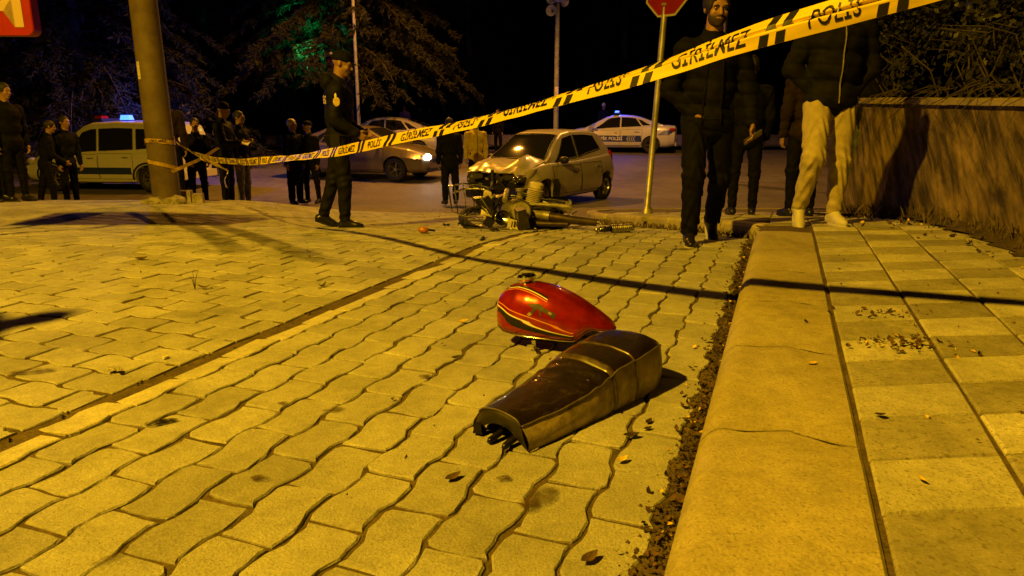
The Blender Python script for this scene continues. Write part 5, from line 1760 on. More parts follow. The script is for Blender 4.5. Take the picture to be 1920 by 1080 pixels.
def back_text(d, txt, z, h):
    vs, fs = text_polys(txt, h / .72, .004)
    out = []
    for v in vs:
        hit, p, nn, i = d['jo'].ray_cast(V3(-v[0], 1.2, z + v[1]), V3(0, -1, 0))
        out.append(tuple(p + V3(0, .005, 0)) if hit else (-v[0], .16, z + v[1]))
    MB().add(out, fs).build('back_lettering', mat('jacket_lettering', (.55, .47, .28), rough=.5), d['jo'])
back_text(Bp, 'POLİS', Bp['N'].z - .20, .075)
MB().box(tuple(Bp['P'] + V3(-.175, .02, -.05)), (.045, .09, .16)).build('holster', C_SHOEB, Bp['e'])
MB().tube([tuple(Bp['P'] + V3(.178 * math.cos(a), .13 * math.sin(a), .02)) for a in [2 * math.pi * q / 24 for q in range(25)]], .022, 6, squash=.5).build('belt', C_SHOEB, Bp['e'], smooth=True)

# officer taking notes beside the pole and the people round him
C2 = person(upright(432, 12.2), R(88), 'police officer in cap standing beside the pole holding out a lit torch and notebook', 1.76, C_POLICE, C_POLICE, C_SHOEB, None, 'beanie',
            arms=[((-.10, -.35, -1), (.12, -1, .05)), ((.10, -.30, -1), (-.15, -1, .12))], vox=.012, seed=7, fat=1.08, look=(0, .22))
back_text(C2, 'POLİS', C2['N'].z - .20, .07)
bk_ = MB().box((0, 0, 0), (.11, .16, .012), rot=(.3, .35, .2)).build('notebook', mat('notebook_paper', (.6, .55, .42), rough=.7)); bk_.location = in_hand(C2, 0); tag(bk_, 'small pale notebook in the hand of the officer beside the pole', 'notebook')
person(upright(462, 13.0), R(80), 'person in grey trousers almost hidden behind the officer with the notebook', 1.70, C_NAVY, C_GREY, seed=8)
person(upright(377, 12.9), R(30), 'stout person in black jacket standing between the pole and the officer with the notebook', 1.58, C_BLACK, C_BLACK, seed=9, fat=1.15, lean=(.05, -.1, 1), arms=[((-.15, -.1, -1), (.2, -.6, -.6)), ((.15, -.1, -1), (-.2, -.6, -.6))])
person(upright(331, 11.6), R(200), 'person in brown jacket peeping out from behind the leaning pole', 1.75, C_BROWN, C_BLACK, seed=10)
person(upright(557, 15.0), R(60), 'white haired man in long black coat standing in the road', 1.70, C_BLACK, C_BLACK, hair='short', hairmat=M_HAIRW, length=.42, fat=1.1, seed=11, look=(.2, 0), wide=.02)
person(upright(586, 15.25), R(-25), 'man in black jacket and flat cap talking to the white haired man', 1.68, C_BLACK, C_BLACK, hair='cap', seed=12, fat=1.06, legs=[((-.1, 0, -1), (0, .03, -1), -.15), ((.16, .02, -1), (.06, .03, -1), .2)], look=(-.2, 0))
# onlookers at the far left
onl = 'onlookers at the left edge'
person(upright(42, 10.55), R(70), 'tall onlooker in black at the far left edge of the group by the van', 1.66, C_BLACK, C_BLACK, seed=13, group=onl, fat=1.12, look=(.2, .1))
person(upright(4, 10.3), R(85), 'onlooker in dark hooded jacket cut off by the left edge of the view', 1.68, C_CHAR, C_BLACK, seed=14, group=onl, hood=1, fat=1.1)
person(upright(98, 12.8), R(120), 'onlooker bending forward with legs apart beside the van', 1.55, C_BLACK, C_BLACK, seed=15, group=onl, lean=(.0, -.22, 1), legs=[((-.12, -.18, -1), (-.05, .02, -1), -.3), ((.12, .25, -1), (.05, .25, -1), .2)], arms=[((-.1, -.2, -1), (.25, -.6, -.5)), ((.1, -.2, -1), (-.25, -.6, -.5))], look=(0, .2))
person(upright(138, 13.2), R(70), 'onlooker in dark jacket nearest the rear window of the van', 1.64, C_NAVY, C_BLACK, seed=16, group=onl, lean=(.03, -.08, 1), legs=[((-.10, -.10, -1), (-.02, .02, -1), -.2), ((.14, .12, -1), (.08, .14, -1), .2)])
person((-2.90, 2.25, gz(-2.9, 2.25)), R(-60), 'unseen onlooker in dark coat added left of the view to shade the forecourt', 1.74, C_CHAR, C_BLACK, seed=24, vox=.016)  # added out of view for the shadow it throws in from the left
# people round the wreck and across the road
person(upright(845, 14.9), R(-160), 'person in dark coat with back turned standing by the front of the crashed car', 1.72, C_NAVY, C_CHAR, seed=17, length=.2, fat=1.1, wide=.012)
person(upright(893, 17.0), R(20), 'person in bright yellow jacket behind the crashed hatchback', 1.76, C_YEL, C_BLACK, seed=18, fat=1.12, hood=1, zipper=True, hair='long')
far_g = 'people watching from across the road'
person((at(760, 250, 34.4).x, 34.4, gz(0, 34.4) + .12), R(10), 'small distant figure in pink jacket behind the low wall', 1.70, C_PINK, C_BLACK, seed=19, vox=.02, group=far_g, hair='long')
person((at(789, 250, 35).x, 35, gz(0, 35) + .12), R(-10), 'distant dark figure right of the one in pink', 1.66, C_BLACK, C_BLACK, seed=20, vox=.02, group=far_g)
person((at(806, 250, 35.2).x, 35.2, gz(0, 35) + .12), R(20), 'distant dark figure second to the right of the one in pink', 1.62, C_NAVY, C_BLACK, seed=21, vox=.02, group=far_g, hair='long')
person((at(934, 280, 29.0).x, 29.0, gz(0, 29) - .035), R(-30), 'distant person in dark clothes standing in the road beyond the yellow jacket', 1.70, C_NAVY, C_BLACK, seed=22, vox=.018, group=far_g)
person((at(1130, 260, 32.6).x, 32.6, gz(0, 32.6) + .12), R(20), 'distant person in pale cap behind the bonnet of the police saloon', 1.78, C_NAVY, C_BLACK, seed=23, vox=.018, group=far_g, hair='short', hairmat=M_HAIRW)
# ------------------------------------------------------------------ the wrecked motorcycle in front of the car
M_ALU = mat('cast_aluminium', (.30, .28, .23), rough=.45, metal=.5, var=.4, vscale=18, bump=.3)
M_PALE = mat('pale_plastic', (.60, .54, .40), rough=.5, var=.2, vscale=10)
M_BURNT = mat('exhaust_brown', (.05, .035, .02), rough=.5, metal=.4, var=.5, vscale=9)
def ground_px(px, py):
    """Where the sight line through a pixel meets the ground."""
    d = ray(px, py); lo_, hi_ = .5, 60
    f = lambda Y: CAMZ + d.z / d.y * Y - gz(d.x / d.y * Y, Y)
    for Y in np.arange(.8, 40, .05):
        if f(Y) < 0:
            return (d.x / d.y * Y, float(Y), gz(d.x / d.y * Y, Y))
    return (d.x / d.y * 30, 30, gz(0, 30))
BY = 7.0
bx0 = 0.03
moto = empty('wrecked_motorcycle', (bx0, BY, gz(bx0, BY)), 0, 'wrecked motorcycle without tank and seat lying in pieces before the crashed hatchback', 'motorcycle')
def slope(x, y): return gz(bx0 + x, BY + y) - gz(bx0, BY)
def W_(x, y, z): return Vector((x, y, z + slope(x, y)))
def tb(name, pts, r, m, seg=8, parent=None, **k):
    return MB().tube([W_(*p) for p in pts], r, seg, **k).build(name, m, parent or moto, smooth=True, angle=45)
# main frame
tb('frame', [(-.42, .25, .30), (-.10, .18, .33), (.18, .10, .30), (.42, .02, .22)], .020, M_BLACKP)
tb('frame', [(-.42, .25, .30), (-.20, .05, .12), (.15, -.10, .08), (.42, .02, .22)], .018, M_BLACKP)
tb('frame', [(-.42, .28, .18), (-.05, .30, .10), (.25, .20, .10), (.42, .02, .22)], .018, M_BLACKP)
tb('frame', [(-.15, .20, .32), (-.22, .10, .14)], .016, M_BLACKP)
# engine: crankcase, finned barrel and head, carburettor
ck = MB().ball(W_(.02, .02, .17), (.17, .13, .13), 18, 12).build('crankcase', mat('engine_case', (.10, .09, .075), rough=.5, metal=.4, var=.6, vscale=15, bump=.5, bscale=30), moto, smooth=True)
MB().lathe([(0, .09), (.085, .09), (.095, .08), (.095, .0), (0, 0)], 20, Matrix.Translation(W_(.06, -.09, .17)) @ Matrix.Rotation(R(80), 4, 'X')).build('clutch_cover', M_ALU, ck, smooth=True, angle=35)
fins = []
for k in range(9):
    h = k * .017
    fins += [(.052, h), (.078, h), (.078, h + .006), (.052, h + .007)]
BM = Matrix.Translation(W_(.175, .06, .25)) @ Matrix.Rotation(R(12), 4, 'Y')
MB().lathe([(0, 0)] + fins + [(.066, .16), (.07, .20), (.05, .215), (0, .215)], 22, BM).build('cylinder_barrel', M_PALE, moto, smooth=True, angle=30)
MB().lathe([(0, 0), (.030, 0), (.034, .05), (.026, .06), (.026, .10), (.038, .105), (.038, .13), (0, .135)], 16, Matrix.Translation(W_(.045, .05, .27))).build('carburettor', M_ALU, moto, smooth=True, angle=35)
tb('intake_pipe', [(.06, .05, .33), (.12, .06, .33), (.17, .06, .32)], .018, M_TRIM)
# fork legs, axle and torn front end
for dz, dy in ((0, 0), (.06, .12)):
    lo = tb('fork_leg', [(-.08, .02 + dy, .255 + dz), (.20, .0 + dy, .245 + dz), (.38, -.02 + dy, .235 + dz), (.53, -.03 + dy, .215 + dz)], [.018, .018, .025, .025], M_CHROME if dz else M_ALU, 12)
    MB().lathe([(0, -.02), (.032, -.02), (.032, .02), (0, .02)], 14, Matrix.Translation(W_(.53, -.03 + dy, .2 + dz)) @ Matrix.Rotation(R(90), 4, 'X')).build('axle_clamp', M_ALU, lo, smooth=True, angle=35)
MB().lathe([(.02, 0), (.06, .0), (.062, .006), (.02, .012)], 18, Matrix.Translation(W_(.52, -.05, .13)) @ Matrix.Rotation(R(12), 4, 'X')).build('hub_flange', M_PALE, moto, smooth=True)
tb('triple_clamp', [(-.10, -.02, .28), (-.09, .08, .34), (-.08, .20, .38)], .028, M_ALU)
# exhaust
ex = tb('exhaust', [(.16, -.02, .16), (.26, -.10, .14), (.34, -.14, .13)], [.030, .045, .045], M_ALU, 14)
tb('silencer', [(.30, -.12, .13), (.36, -.14, .125), (.55, -.18, .095), (.78, -.22, .07)], [.03, .042, .042, .036], M_BURNT, 16)
tb('exhaust_pipe', [(.05, -.12, .07), (.28, -.22, .06), (.50, -.26, .055)], .024, M_BURNT, 10)
# handlebar with levers
hb = tb('handlebar', [(-.62, .15, .36), (-.50, .17, .40), (-.36, .15, .40), (-.25, .12, .38), (-.22, .10, .50)], .012, M_CHROME, 10)
tb('brake_lever', [(-.36, .12, .41), (-.46, .08, .44), (-.52, .06, .45)], .006, M_CHROME, 6, hb)
tb('grip', [(-.22, .10, .47), (-.225, .10, .585)], .018, M_TRIM, 10, hb)
tb('clutch_lever', [(-.60, .12, .37), (-.50, .04, .39)], .006, M_CHROME, 6, hb)
# luggage rack, bent
rk = tb('luggage_rack', [(-.66, .1, .42), (-.64, .05, .30), (-.62, .0, .17), (-.48, -.04, .13), (-.30, -.02, .15)], .008, M_CHROME)
tb('luggage_rack', [(-.66, .1, .42), (-.52, .14, .45), (-.36, .15, .44), (-.22, .12, .40)], .008, M_CHROME)
for k in range(5):
    x = -.60 + k * .085
    tb('rack_bar', [(x, .11, .44), (x + .02, .05, .30), (x + .04, -.01, .14)], .005, M_CHROME, 6, rk)
# front wheel, buckled, flat on the ground
wm = Matrix.Translation(W_(-.30, .36, .07)) @ Matrix.Rotation(R(12), 4, 'X') @ Matrix.Rotation(R(14), 4, 'Y')
def wob(mb):
    mb.v = [(x, y, z + .03 * math.sin(3 * (x + y))) for x, y, z in mb.v]; return mb
wh = wob(MB().lathe([(.225, -.03), (.255, -.042), (.285, -.03), (.293, 0), (.285, .03), (.255, .042), (.225, .03), (.225, -.03)], 34, wm)).build('wheel', M_TYRE, moto, smooth=True)
wob(MB().lathe([(.226, -.028), (.205, -.020), (.205, .020), (.226, .028)], 34, wm)).build('rim', M_CHROME, wh, smooth=True)
for k in range(18):
    a = k * math.pi / 9
    wob(MB().tube([wm @ Vector((.03 * math.cos(a + .4), .03 * math.sin(a + .4), .02 * (-1) ** k)), wm @ Vector((.207 * math.cos(a), .207 * math.sin(a), 0))], .003, 4)).build('spoke', M_CHROME, wh)
MB().lathe([(0, -.04), (.045, -.04), (.03, -.02), (.03, .02), (.045, .04), (0, .04)], 16, wm).build('hub', M_ALU, wh, smooth=True)
# rear wheel half under the engine
rm = Matrix.Translation(W_(.30, .32, .10)) @ Matrix.Rotation(R(8), 4, 'X')
rw = MB().lathe([(.215, -.04), (.25, -.055), (.285, -.04), (.295, 0), (.285, .04), (.25, .055), (.215, .04), (.215, -.04)], 34, rm).build('wheel', M_TYRE, moto, smooth=True)
MB().lathe([(.216, -.035), (.195, -.02), (.195, .02), (.216, .035)], 34, rm).build('rim', M_CHROME, rw, smooth=True)
# panels, lamp housing, battery, odd bits
pn = MB()
pn.grid(lambda u, v: W_(-.34 + .13 * u * (1 - .45 * v) + .04 * v, -.06 + .03 * math.sin(3 * v), .13 + .24 * v + .01 * math.sin(5 * u)), 6, 8)
po = pn.build('side_panel', M_PALE, moto, smooth=True); po.modifiers.new('thick', 'SOLIDIFY').thickness = .012
MB().box(W_(.06, -.30, .115), (.10, .12, .19), rot=(.15, -.22, .3), taper=.85).build('lamp_housing', mat('olive_black', (.035, .03, .02), rough=.4, var=.5, vscale=14), moto)
MB().box(W_(-.02, -.36, .06), (.10, .015, .09), rot=(-.5, .3, .2)).build('number_plate', M_PALE, moto)
for k in range(4): MB().box(W_(-.055 + k * .024, -.372, .055 + k * .004), (.010, .006, .06), rot=(-.5, .3, .2)).build('plate_mark', M_TRIM, moto)
g = random.Random(11)
for k in range(7):
    c = (g.uniform(-.28, .05), g.uniform(-.1, .25), g.uniform(.06, .30))
    MB().box(W_(*c), (g.uniform(.06, .15), g.uniform(.05, .12), g.uniform(.05, .14)), rot=(g.uniform(-.7, .7), g.uniform(-.7, .7), g.uniform(0, 3)), taper=g.uniform(.6, .95)).build('casing', M_TRIM if k % 2 else M_BLACKP, moto)
for k in range(12):
    a = (g.uniform(-.5, .5), g.uniform(-.2, .25), g.uniform(.03, .32)); b = (a[0] + g.uniform(-.2, .2), a[1] + g.uniform(-.2, .1), g.uniform(.02, .4)); c = (b[0] + g.uniform(-.2, .2), b[1] + g.uniform(-.15, .15), g.uniform(.01, .25))
    pts = []
    for q in range(9):
        t = q / 8
        pts.append([(1 - t) ** 2 * a[i] + 2 * t * (1 - t) * b[i] + t * t * c[i] for i in range(3)])
    tb('cable', pts, .0055, M_TRIM if k % 3 else M_CHROME, 5)
MB().tube([W_(.0 + .4 * q / 10 - .2, -.24 + .03 * math.sin(q), .012 + .01 * (q % 2)) for q in range(11)], .010, 6).build('chain', M_STEEL, moto)
MB().lathe([(0, 0), (.05, 0), (.075, .03), (.078, .06), (.072, .06), (0, .04)], 20, Matrix.Translation(W_(-.12, -.12, .10)) @ Matrix.Rotation(R(70), 4, 'X')).build('headlamp', M_CHROME, moto, smooth=True)

# loose parts on the ground
def piece(name, px, py, label, cat, build, rz=0, dz=0, group=None):
    p = ground_px(px, py)
    e = empty(name, (p[0], p[1], p[2] + dz), rz, label, cat, group)
    build(e)
    return e
def shock(e):
    MB().tube([(-.17, 0, .04), (.12, 0, .035)], .012, 10).build('rod', M_CHROME, e, smooth=True)
    MB().tube([(-.16, 0, .04), (-.05, 0, .038)], .026, 12).build('damper', M_BLACKP, e, smooth=True)
    MB().tube([(-.06 + .20 * q / 120, .032 * math.cos(q * .55), .038 + .032 * math.sin(q * .55)) for q in range(121)], .0065, 6).build('spring', M_STEEL, e, smooth=True)
    for x in (-.19, .15): MB().lathe([(.008, -.015), (.022, -.015), (.022, .015), (.008, .015), (.008, -.015)], 14, Matrix.Translation((x, 0, .035)) @ Matrix.Rotation(R(90), 4, 'X')).build('eye', M_STEEL, e, smooth=True)
piece('shock_absorber', 1156, 437, 'torn off spring shock absorber lying on the pavers right of the wreck', 'shock absorber', shock, .35)
def lump(seed, sx, sy, sz, m):
    def f(e):
        gg = random.Random(seed)
        mb = MB()
        mb.grid(lambda u, v: ((u - .5) * sx, (v - .5) * sy, sz * (.35 + .5 * math.sin(4 * u + seed) * math.sin(3 * v + seed * 2) + .3 * mnoise.noise((u * 3, v * 3, seed)))), 6, 5)
        o = mb.build('shell', m, e, smooth=False); o.modifiers.new('thick', 'SOLIDIFY').thickness = .006
    return f
piece('indicator_lamp', 794, 438, 'small broken indicator lamp on the pavers left of the wreck', 'vehicle part', lambda e: (MB().ball((0, 0, .03), (.05, .035, .03), 12, 8).build('lens', mat('amber_lens', (.4, .16, .02), rough=.2, var=.5, vscale=40), e, smooth=True), MB().tube([(.04, 0, .03), (.10, .02, .02)], .01, 8).build('stalk', M_TRIM, e)))
for k, (px, py, sx, m, lb) in enumerate([(868, 421, .12, M_TRIM, 'black plastic fragment left of the wreck'), (905, 424, .22, M_PALE, 'pale bent plastic strip in front of the wreck'), (1130, 420, .14, M_PALE, 'light fragment beside the corner kerb'), (837, 424, .07, M_BLACKP, 'tiny dark fragment farthest left of the wreck'), (905, 451, .06, M_TRIM, 'small black chip nearest the camera below the wreck'), (927, 434, .10, M_TRIM, 'dark curved fragment under the pale side panel')]):
    piece('plastic_fragment', px, py, lb, 'debris', lump(k + 1, sx, sx * .5, .03, m), k * 1.1, .006, 'fragments of the crashed vehicles')
# splinters of glass: too small and many to pick apart
mb = MB(); g = random.Random(5)
for k in range(260):
    q = g.random()
    px, py = (g.gauss(812, 26), g.gauss(402, 4)) if q < .45 else (g.gauss(930, 90), g.gauss(426, 9))
    p = ground_px(px, py); r = g.uniform(.004, .016)
    if p[1] > 14: continue
    a = g.uniform(0, 6)
    mb.add([(p[0] + r * math.cos(a), p[1] + r * math.sin(a), p[2] + .004), (p[0] + r * math.cos(a + 2), p[1] + r * math.sin(a + 2), p[2] + .004), (p[0] + r * math.cos(a + 4), p[1] + r * math.sin(a + 4), p[2] + .006 + r * g.uniform(0, 1.4))], [(0, 1, 2)])
mb.build('broken_glass', mat('glass_splinters', (.5, .48, .42), rough=.06, metal=.4, spec=1))['kind'] = 'stuff'

# ------------------------------------------------------------------ stains and tyre marks on the forecourt
def decal_mat(name, col, a, rough=.6, scale=9):
    m = mat(name, col, rough=rough, var=.3)
    nt = m.node_tree; b = nt.nodes['Principled BSDF']
    at_ = nt.nodes.new('ShaderNodeVertexColor'); at_.layer_name = 'fade'
    geo = nt.nodes.new('ShaderNodeNewGeometry'); n = nt.nodes.new('ShaderNodeTexNoise'); n.inputs['Scale'].default_value = scale; n.inputs['Detail'].default_value = 6
    nt.links.new(geo.outputs['Position'], n.inputs['Vector'])
    mr = nt.nodes.new('ShaderNodeMapRange'); mr.inputs['From Min'].default_value = .25; mr.inputs['From Max'].default_value = .6
    nt.links.new(n.outputs['Fac'], mr.inputs['Value'])
    mm = nt.nodes.new('ShaderNodeMath'); mm.operation = 'MULTIPLY'
    nt.links.new(at_.outputs['Color'], mm.inputs[0]); nt.links.new(mr.outputs['Result'], mm.inputs[1])
    m2 = nt.nodes.new('ShaderNodeMath'); m2.operation = 'MULTIPLY'; m2.inputs[1].default_value = a
    nt.links.new(mm.outputs[0], m2.inputs[0]); nt.links.new(m2.outputs[0], b.inputs['Alpha'])
    return m
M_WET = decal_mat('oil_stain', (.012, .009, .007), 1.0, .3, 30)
M_BRN = decal_mat('brown_stain', (.05, .028, .012), .8, .7, 22)
M_TYM = decal_mat('tyre_smear', (.05, .042, .035), .62, .8, 7)
def fade_layer(me, vals):
    ca = me.color_attributes.new('fade', 'FLOAT_COLOR', 'POINT')
    for i, v in enumerate(vals): ca.data[i].color = (v, v, v, 1)
def stain(px, py, rx, ry, rz, m, seed=0):
    p = ground_px(px, py)
    mb = MB(); vals = []; n, rings = 22, 5
    for q in range(rings + 1):
        for k in range(n):
            a = 2 * math.pi * k / n
            rr = (q / rings) * (1 + .28 * mnoise.noise((math.cos(a) * 1.3, math.sin(a) * 1.3, seed * 7.7)))
            x, y = rx * rr * math.cos(a), ry * rr * math.sin(a)
            X, Y = p[0] + x * math.cos(rz) - y * math.sin(rz), p[1] + x * math.sin(rz) + y * math.cos(rz)
            mb.v.append((X, Y, gz(X, Y) + .0075)); vals.append(1 if q < rings - 1 else (.75 if q == rings - 1 else 0))
    for q in range(rings):
        for k in range(n):
            mb.f.append((q * n + k, q * n + (k + 1) % n, (q + 1) * n + (k + 1) % n, (q + 1) * n + k))
    mb.mi = [0] * len(mb.f)
    me = mb.mesh('stain'); fade_layer(me, vals); link_mesh('stain', me, m, bed, smooth=True)
for a in [(300, 795, .055, .025, .5, M_WET, 1), (627, 771, .04, .022, .2, M_BRN, 2), (531, 768, .022, .012, 0, M_BRN, 3), (1010, 955, .075, .04, .9, M_BRN, 4), (945, 905, .022, .014, .3, M_BRN, 5), (205, 1066, .035, .012, .8, M_BRN, 6),
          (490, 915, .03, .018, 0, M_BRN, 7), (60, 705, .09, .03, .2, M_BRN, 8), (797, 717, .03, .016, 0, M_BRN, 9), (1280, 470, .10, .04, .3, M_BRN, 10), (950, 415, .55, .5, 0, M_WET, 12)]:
    stain(*a)
def tyre_mark(pxs, w):
    P = [Vector(ground_px(*q)) for q in pxs]
    L = [0]
    for a, b in zip(P[:-1], P[1:]): L.append(L[-1] + (b - a).length)
    n = 40; mb = MB(); vals = []
    pts = [Vector([float(np.interp(L[-1] * i / n, L, [p[k] for p in P])) for k in range(3)]) for i in range(n + 1)]
    for _ in range(4): pts = [pts[0]] + [(pts[i - 1] + pts[i] * 2 + pts[i + 1]) / 4 for i in range(1, n)] + [pts[-1]]
    for i, p in enumerate(pts):
        t = (pts[min(n, i + 1)] - pts[max(0, i - 1)]).normalized(); nn = Vector((-t.y, t.x, 0))
        for j, v in enumerate((-1, -.6, 0, .6, 1)):
            q = p + nn * v * w / 2
            mb.v.append((q.x, q.y, gz(q.x, q.y) + .0075)); vals.append(0 if j in (0, 4) else math.sin(math.pi * i / n) ** .4)
    for i in range(n):
        for j in range(4):
            a = i * 5 + j; mb.f.append((a, a + 1, a + 6, a + 5))
    mb.mi = [0] * len(mb.f)
    me = mb.mesh('tyre_mark'); fade_layer(me, vals); link_mesh('tyre_mark', me, M_TYM, bed, smooth=True)
tyre_mark([(335, 404), (400, 415), (450, 437), (520, 462), (640, 500)], .22)
tyre_mark([(290, 405), (350, 420), (400, 445), (450, 480)], .24)
tyre_mark([(0, 420), (150, 410), (330, 404), (450, 405), (620, 412)], .18)

# ------------------------------------------------------------------ leaves and litter
M_LEAFY, M_LEAFB, M_LEAFD = mat('leaf_yellow', (.62, .44, .03), rough=.6, var=.3, vscale=40), mat('leaf_brown', (.085, .05, .022), rough=.8, var=.5, vscale=30), mat('leaf_dark', (.03, .018, .009), rough=.7, var=.4)
def leaf_shape(L, w, curl, fold):
    vs = []; n = 6
    for i in range(n + 1):
        t = i / n
        ww = w * math.sin(math.pi * min(1, t * .96 + .02)) ** .8 * (1 - .25 * t)
        z = curl * (t - .5) ** 2 * 4 * L * .35
        for s in (-1, 0, 1): vs.append(((t - .5) * L, s * ww, z + abs(s) * fold * ww))
    fs = [(i * 3 + j, i * 3 + j + 1, i * 3 + j + 4, i * 3 + j + 3) for i in range(n) for j in range(2)]
    return vs, fs
def leaf(px, py, L, m, label, rz, group='fallen leaves', lift=0, curl=.5):
    p = ground_px(px, py) if not lift else None
    if lift:
        d = ray(px, py)
        for Y in np.arange(.8, 12, .02):
            if CAMZ + d.z / d.y * Y < gz(d.x / d.y * Y, Y) + lift: break
        p = (d.x / d.y * Y, Y, gz(d.x / d.y * Y, Y) + lift)
    vs, fs = leaf_shape(L, L * .28, curl, .5)
    o = MB().add(vs, fs).build('fallen_leaf', m, None, smooth=True)
    o.location = (p[0], p[1], p[2] + .007); o.rotation_euler = (.1, -.1, rz)
    tag(o, label, 'leaf', group)
leaf(1522, 688, .034, M_LEAFY, 'small yellow leaf lying in the middle of the kerb top', .2, lift=KH)
leaf(1510, 608, .030, M_LEAFD, 'dark curled leaf on the kerb, farther back than the yellow one', 1.4, lift=KH)
leaf(1166, 877, .040, M_LEAFY, 'bright yellow leaf on the pavers below the seat', .6)
leaf(1727, 906, .026, M_LEAFY, 'yellow leaf scrap in a joint of the nearest pavement tiles', 1.9, lift=KH)
leaf(1650, 783, .030, M_LEAFD, 'brown leaf on a pale pavement tile beside the kerb', -.3, lift=KH)
leaf(1184, 822, .050, M_LEAFD, 'long dark leaf on the pavers right of the seat, nearest of three', .1)
leaf(1216, 798, .035, M_LEAFD, 'dark leaf right of the seat, farthest back of three', .9)
leaf(1214, 820, .030, M_LEAFD, 'dark leaf right of the seat, closest to the kerb of three', .4)
leaf(868, 606, .050, M_LEAFY, 'yellow leaf on the pavers just left of the fuel tank', .2)
leaf(1157, 756, .038, M_LEAFY, 'pale yellow leaf in the shadow beside the seat', .1)
leaf(605, 543, .05, M_LEAFD, 'dark crumpled leaf beside the gutter joint', .8, curl=1.4)
leaf(266, 488, .085, M_LEAFB, 'brown leaf lying alone on the far left of the forecourt', .1)
leaf(855, 676, .04, M_LEAFD, 'small dark leaf left of the fuel tap', .5)
leaf(850, 915, .05, M_LEAFB, 'brown sliver of leaf on the near pavers', .7)
leaf(1105, 1060, .05, M_LEAFB, 'brown leaf at the bottom edge beside the kerb gutter', .7)
bt = MB().tube([(-.012, 0, .006), (.012, 0, .006)], .0062, 10).build('cigarette_butt', mat('butt_white', (.75, .70, .60), rough=.7), None); p = ground_px(312, 676); bt.location = (p[0], p[1], p[2] + .004); bt.rotation_euler.z = 1.1
tag(bt, 'white cigarette end lying in the gutter joint', 'cigarette end')
fo = MB().grid(lambda u, v: ((u - .5) * .05, (v - .5) * .03, .012 * abs(math.sin(7 * u + 3 * v)) + .006 * math.sin(11 * v)), 8, 6).build('crumpled_foil', mat('foil', (.7, .66, .55), rough=.3, metal=.6), None); p = ground_px(216, 708); fo.location = (p[0], p[1], p[2] + .008)
tag(fo, 'crumpled bit of foil in the gutter joint, left of the cigarette end', 'litter')
def weed(e):
    for k in range(3):
        a = k * 2.1
        MB().tube([(0, 0, 0), (.01 * math.cos(a), .01 * math.sin(a), .06), (.03 * math.cos(a), .03 * math.sin(a), .12 - .02 * k)], [.0022, .0018, .0008], 5).build('stalk', M_LEAFD, e)
    vs, fs = leaf_shape(.07, .015, .8, .4)
    MB().add(vs, fs, Matrix.Translation((.05, 0, .012))).build('leaf', M_LEAFB, e, smooth=True)
piece('weed_sprig', 366, 545, 'thin dry weed stalk standing up from the forecourt joints', 'weed', weed)

# leaf litter and soil in the kerb gutter: nobody could count it
mb = MB(); g = random.Random(21)
def scatter(n, sfn, kinds=(.25, .5, .25), size=(.008, .028), lift=0.0):
    for k in range(n):
        x, y = sfn()
        if y < .7: continue
        z = gz(x, y) + lift
        L = g.uniform(*size)
        vs, fs = leaf_shape(L, L * g.uniform(.25, .45), g.uniform(-.3, 1.6), g.uniform(-.3, .8))
        vs = vs[::1]
        M = Matrix.Translation((x, y, z + g.uniform(.001, .012))) @ Euler((g.gauss(0, .5), g.gauss(0, .5), g.uniform(0, 6.3))).to_matrix().to_4x4()
        q = g.random(); mb.cur = 0 if q < kinds[0] * .5 else (1 if q < kinds[0] + kinds[1] else 2)
        mb.add(vs, fs, M)
def gutter():
    s = g.uniform(.6, 5.6); w = .020 + .018 * (1 + mnoise.noise((s * 2.5, 0, 0)))
    return st(s, KERB_FOOT - abs(g.gauss(0, w)) - .002)
scatter(800, gutter, (.10, .5, .4))
def cluster(px, py, sx, sy):
    c = ground_px(px, py)
    return lambda: (c[0] + g.gauss(0, sx), c[1] + g.gauss(0, sy))
scatter(90, cluster(1690, 705, .09, .05), lift=KH); scatter(35, cluster(1650, 640, .08, .03), lift=KH)
scatter(420, lambda: (lambda y: (WN.x + (y - WN.y) * .0737 - abs(g.gauss(.05, .28)), y))(g.uniform(2, 7.8)), lift=KH, kinds=(.1, .4, .5), size=(.015, .05))
scatter(160, lambda: (lambda t: (2.0 + (1.0 - 2.0) * t + g.gauss(-.04, .03), 5.6 + 3.6 * t))(g.random()), kinds=(.1, .6, .3), size=(.015, .045))
scatter(150, lambda: (g.uniform(-4, 2), g.uniform(1.2, 7)), kinds=(.3, .4, .3), size=(.006, .018))
scatter(60, lambda: st(g.uniform(.5, 5), g.uniform(.3, 1.2)), lift=KH, size=(.006, .02))
for m_ in (M_LEAFY, M_LEAFB, M_LEAFD): pass
o = mb.build('leaf_litter', [M_LEAFY, M_LEAFB, M_LEAFD], None, smooth=True); o['kind'] = 'stuff'
# crumbs of soil along the gutter and joints
mb = MB()
for k in range(2150):
    if k < 2100: x, y = gutter()
    else: x, y = st(g.uniform(.8, 6), CH_L + abs(g.gauss(0, .018)))
    if y < .7: continue
    r = g.uniform(.002, .009)
    z = gz(x, y) - .004
    mb.add([(x - r, y, z), (x + r * .5, y - r, z), (x + r * .6, y + r, z), (x, y, z + r * 1.3)], [(0, 1, 3), (1, 2, 3), (2, 0, 3)])
mb.build('soil_crumbs', M_DIRT, None)['kind'] = 'stuff'
# twigs
mb = MB()
for k in range(40):
    x, y = gutter()
    a, L = g.uniform(0, 6.3), g.uniform(.02, .07)
    z = gz(x, y) + .006
    mb.tube([(x, y, z), (x + L * .5 * math.cos(a), y + L * .5 * math.sin(a), z + .004), (x + L * math.cos(a + .3), y + L * math.sin(a + .3), z)], .0013, 4)
mb.build('twigs', M_LEAFB, None)['kind'] = 'stuff'
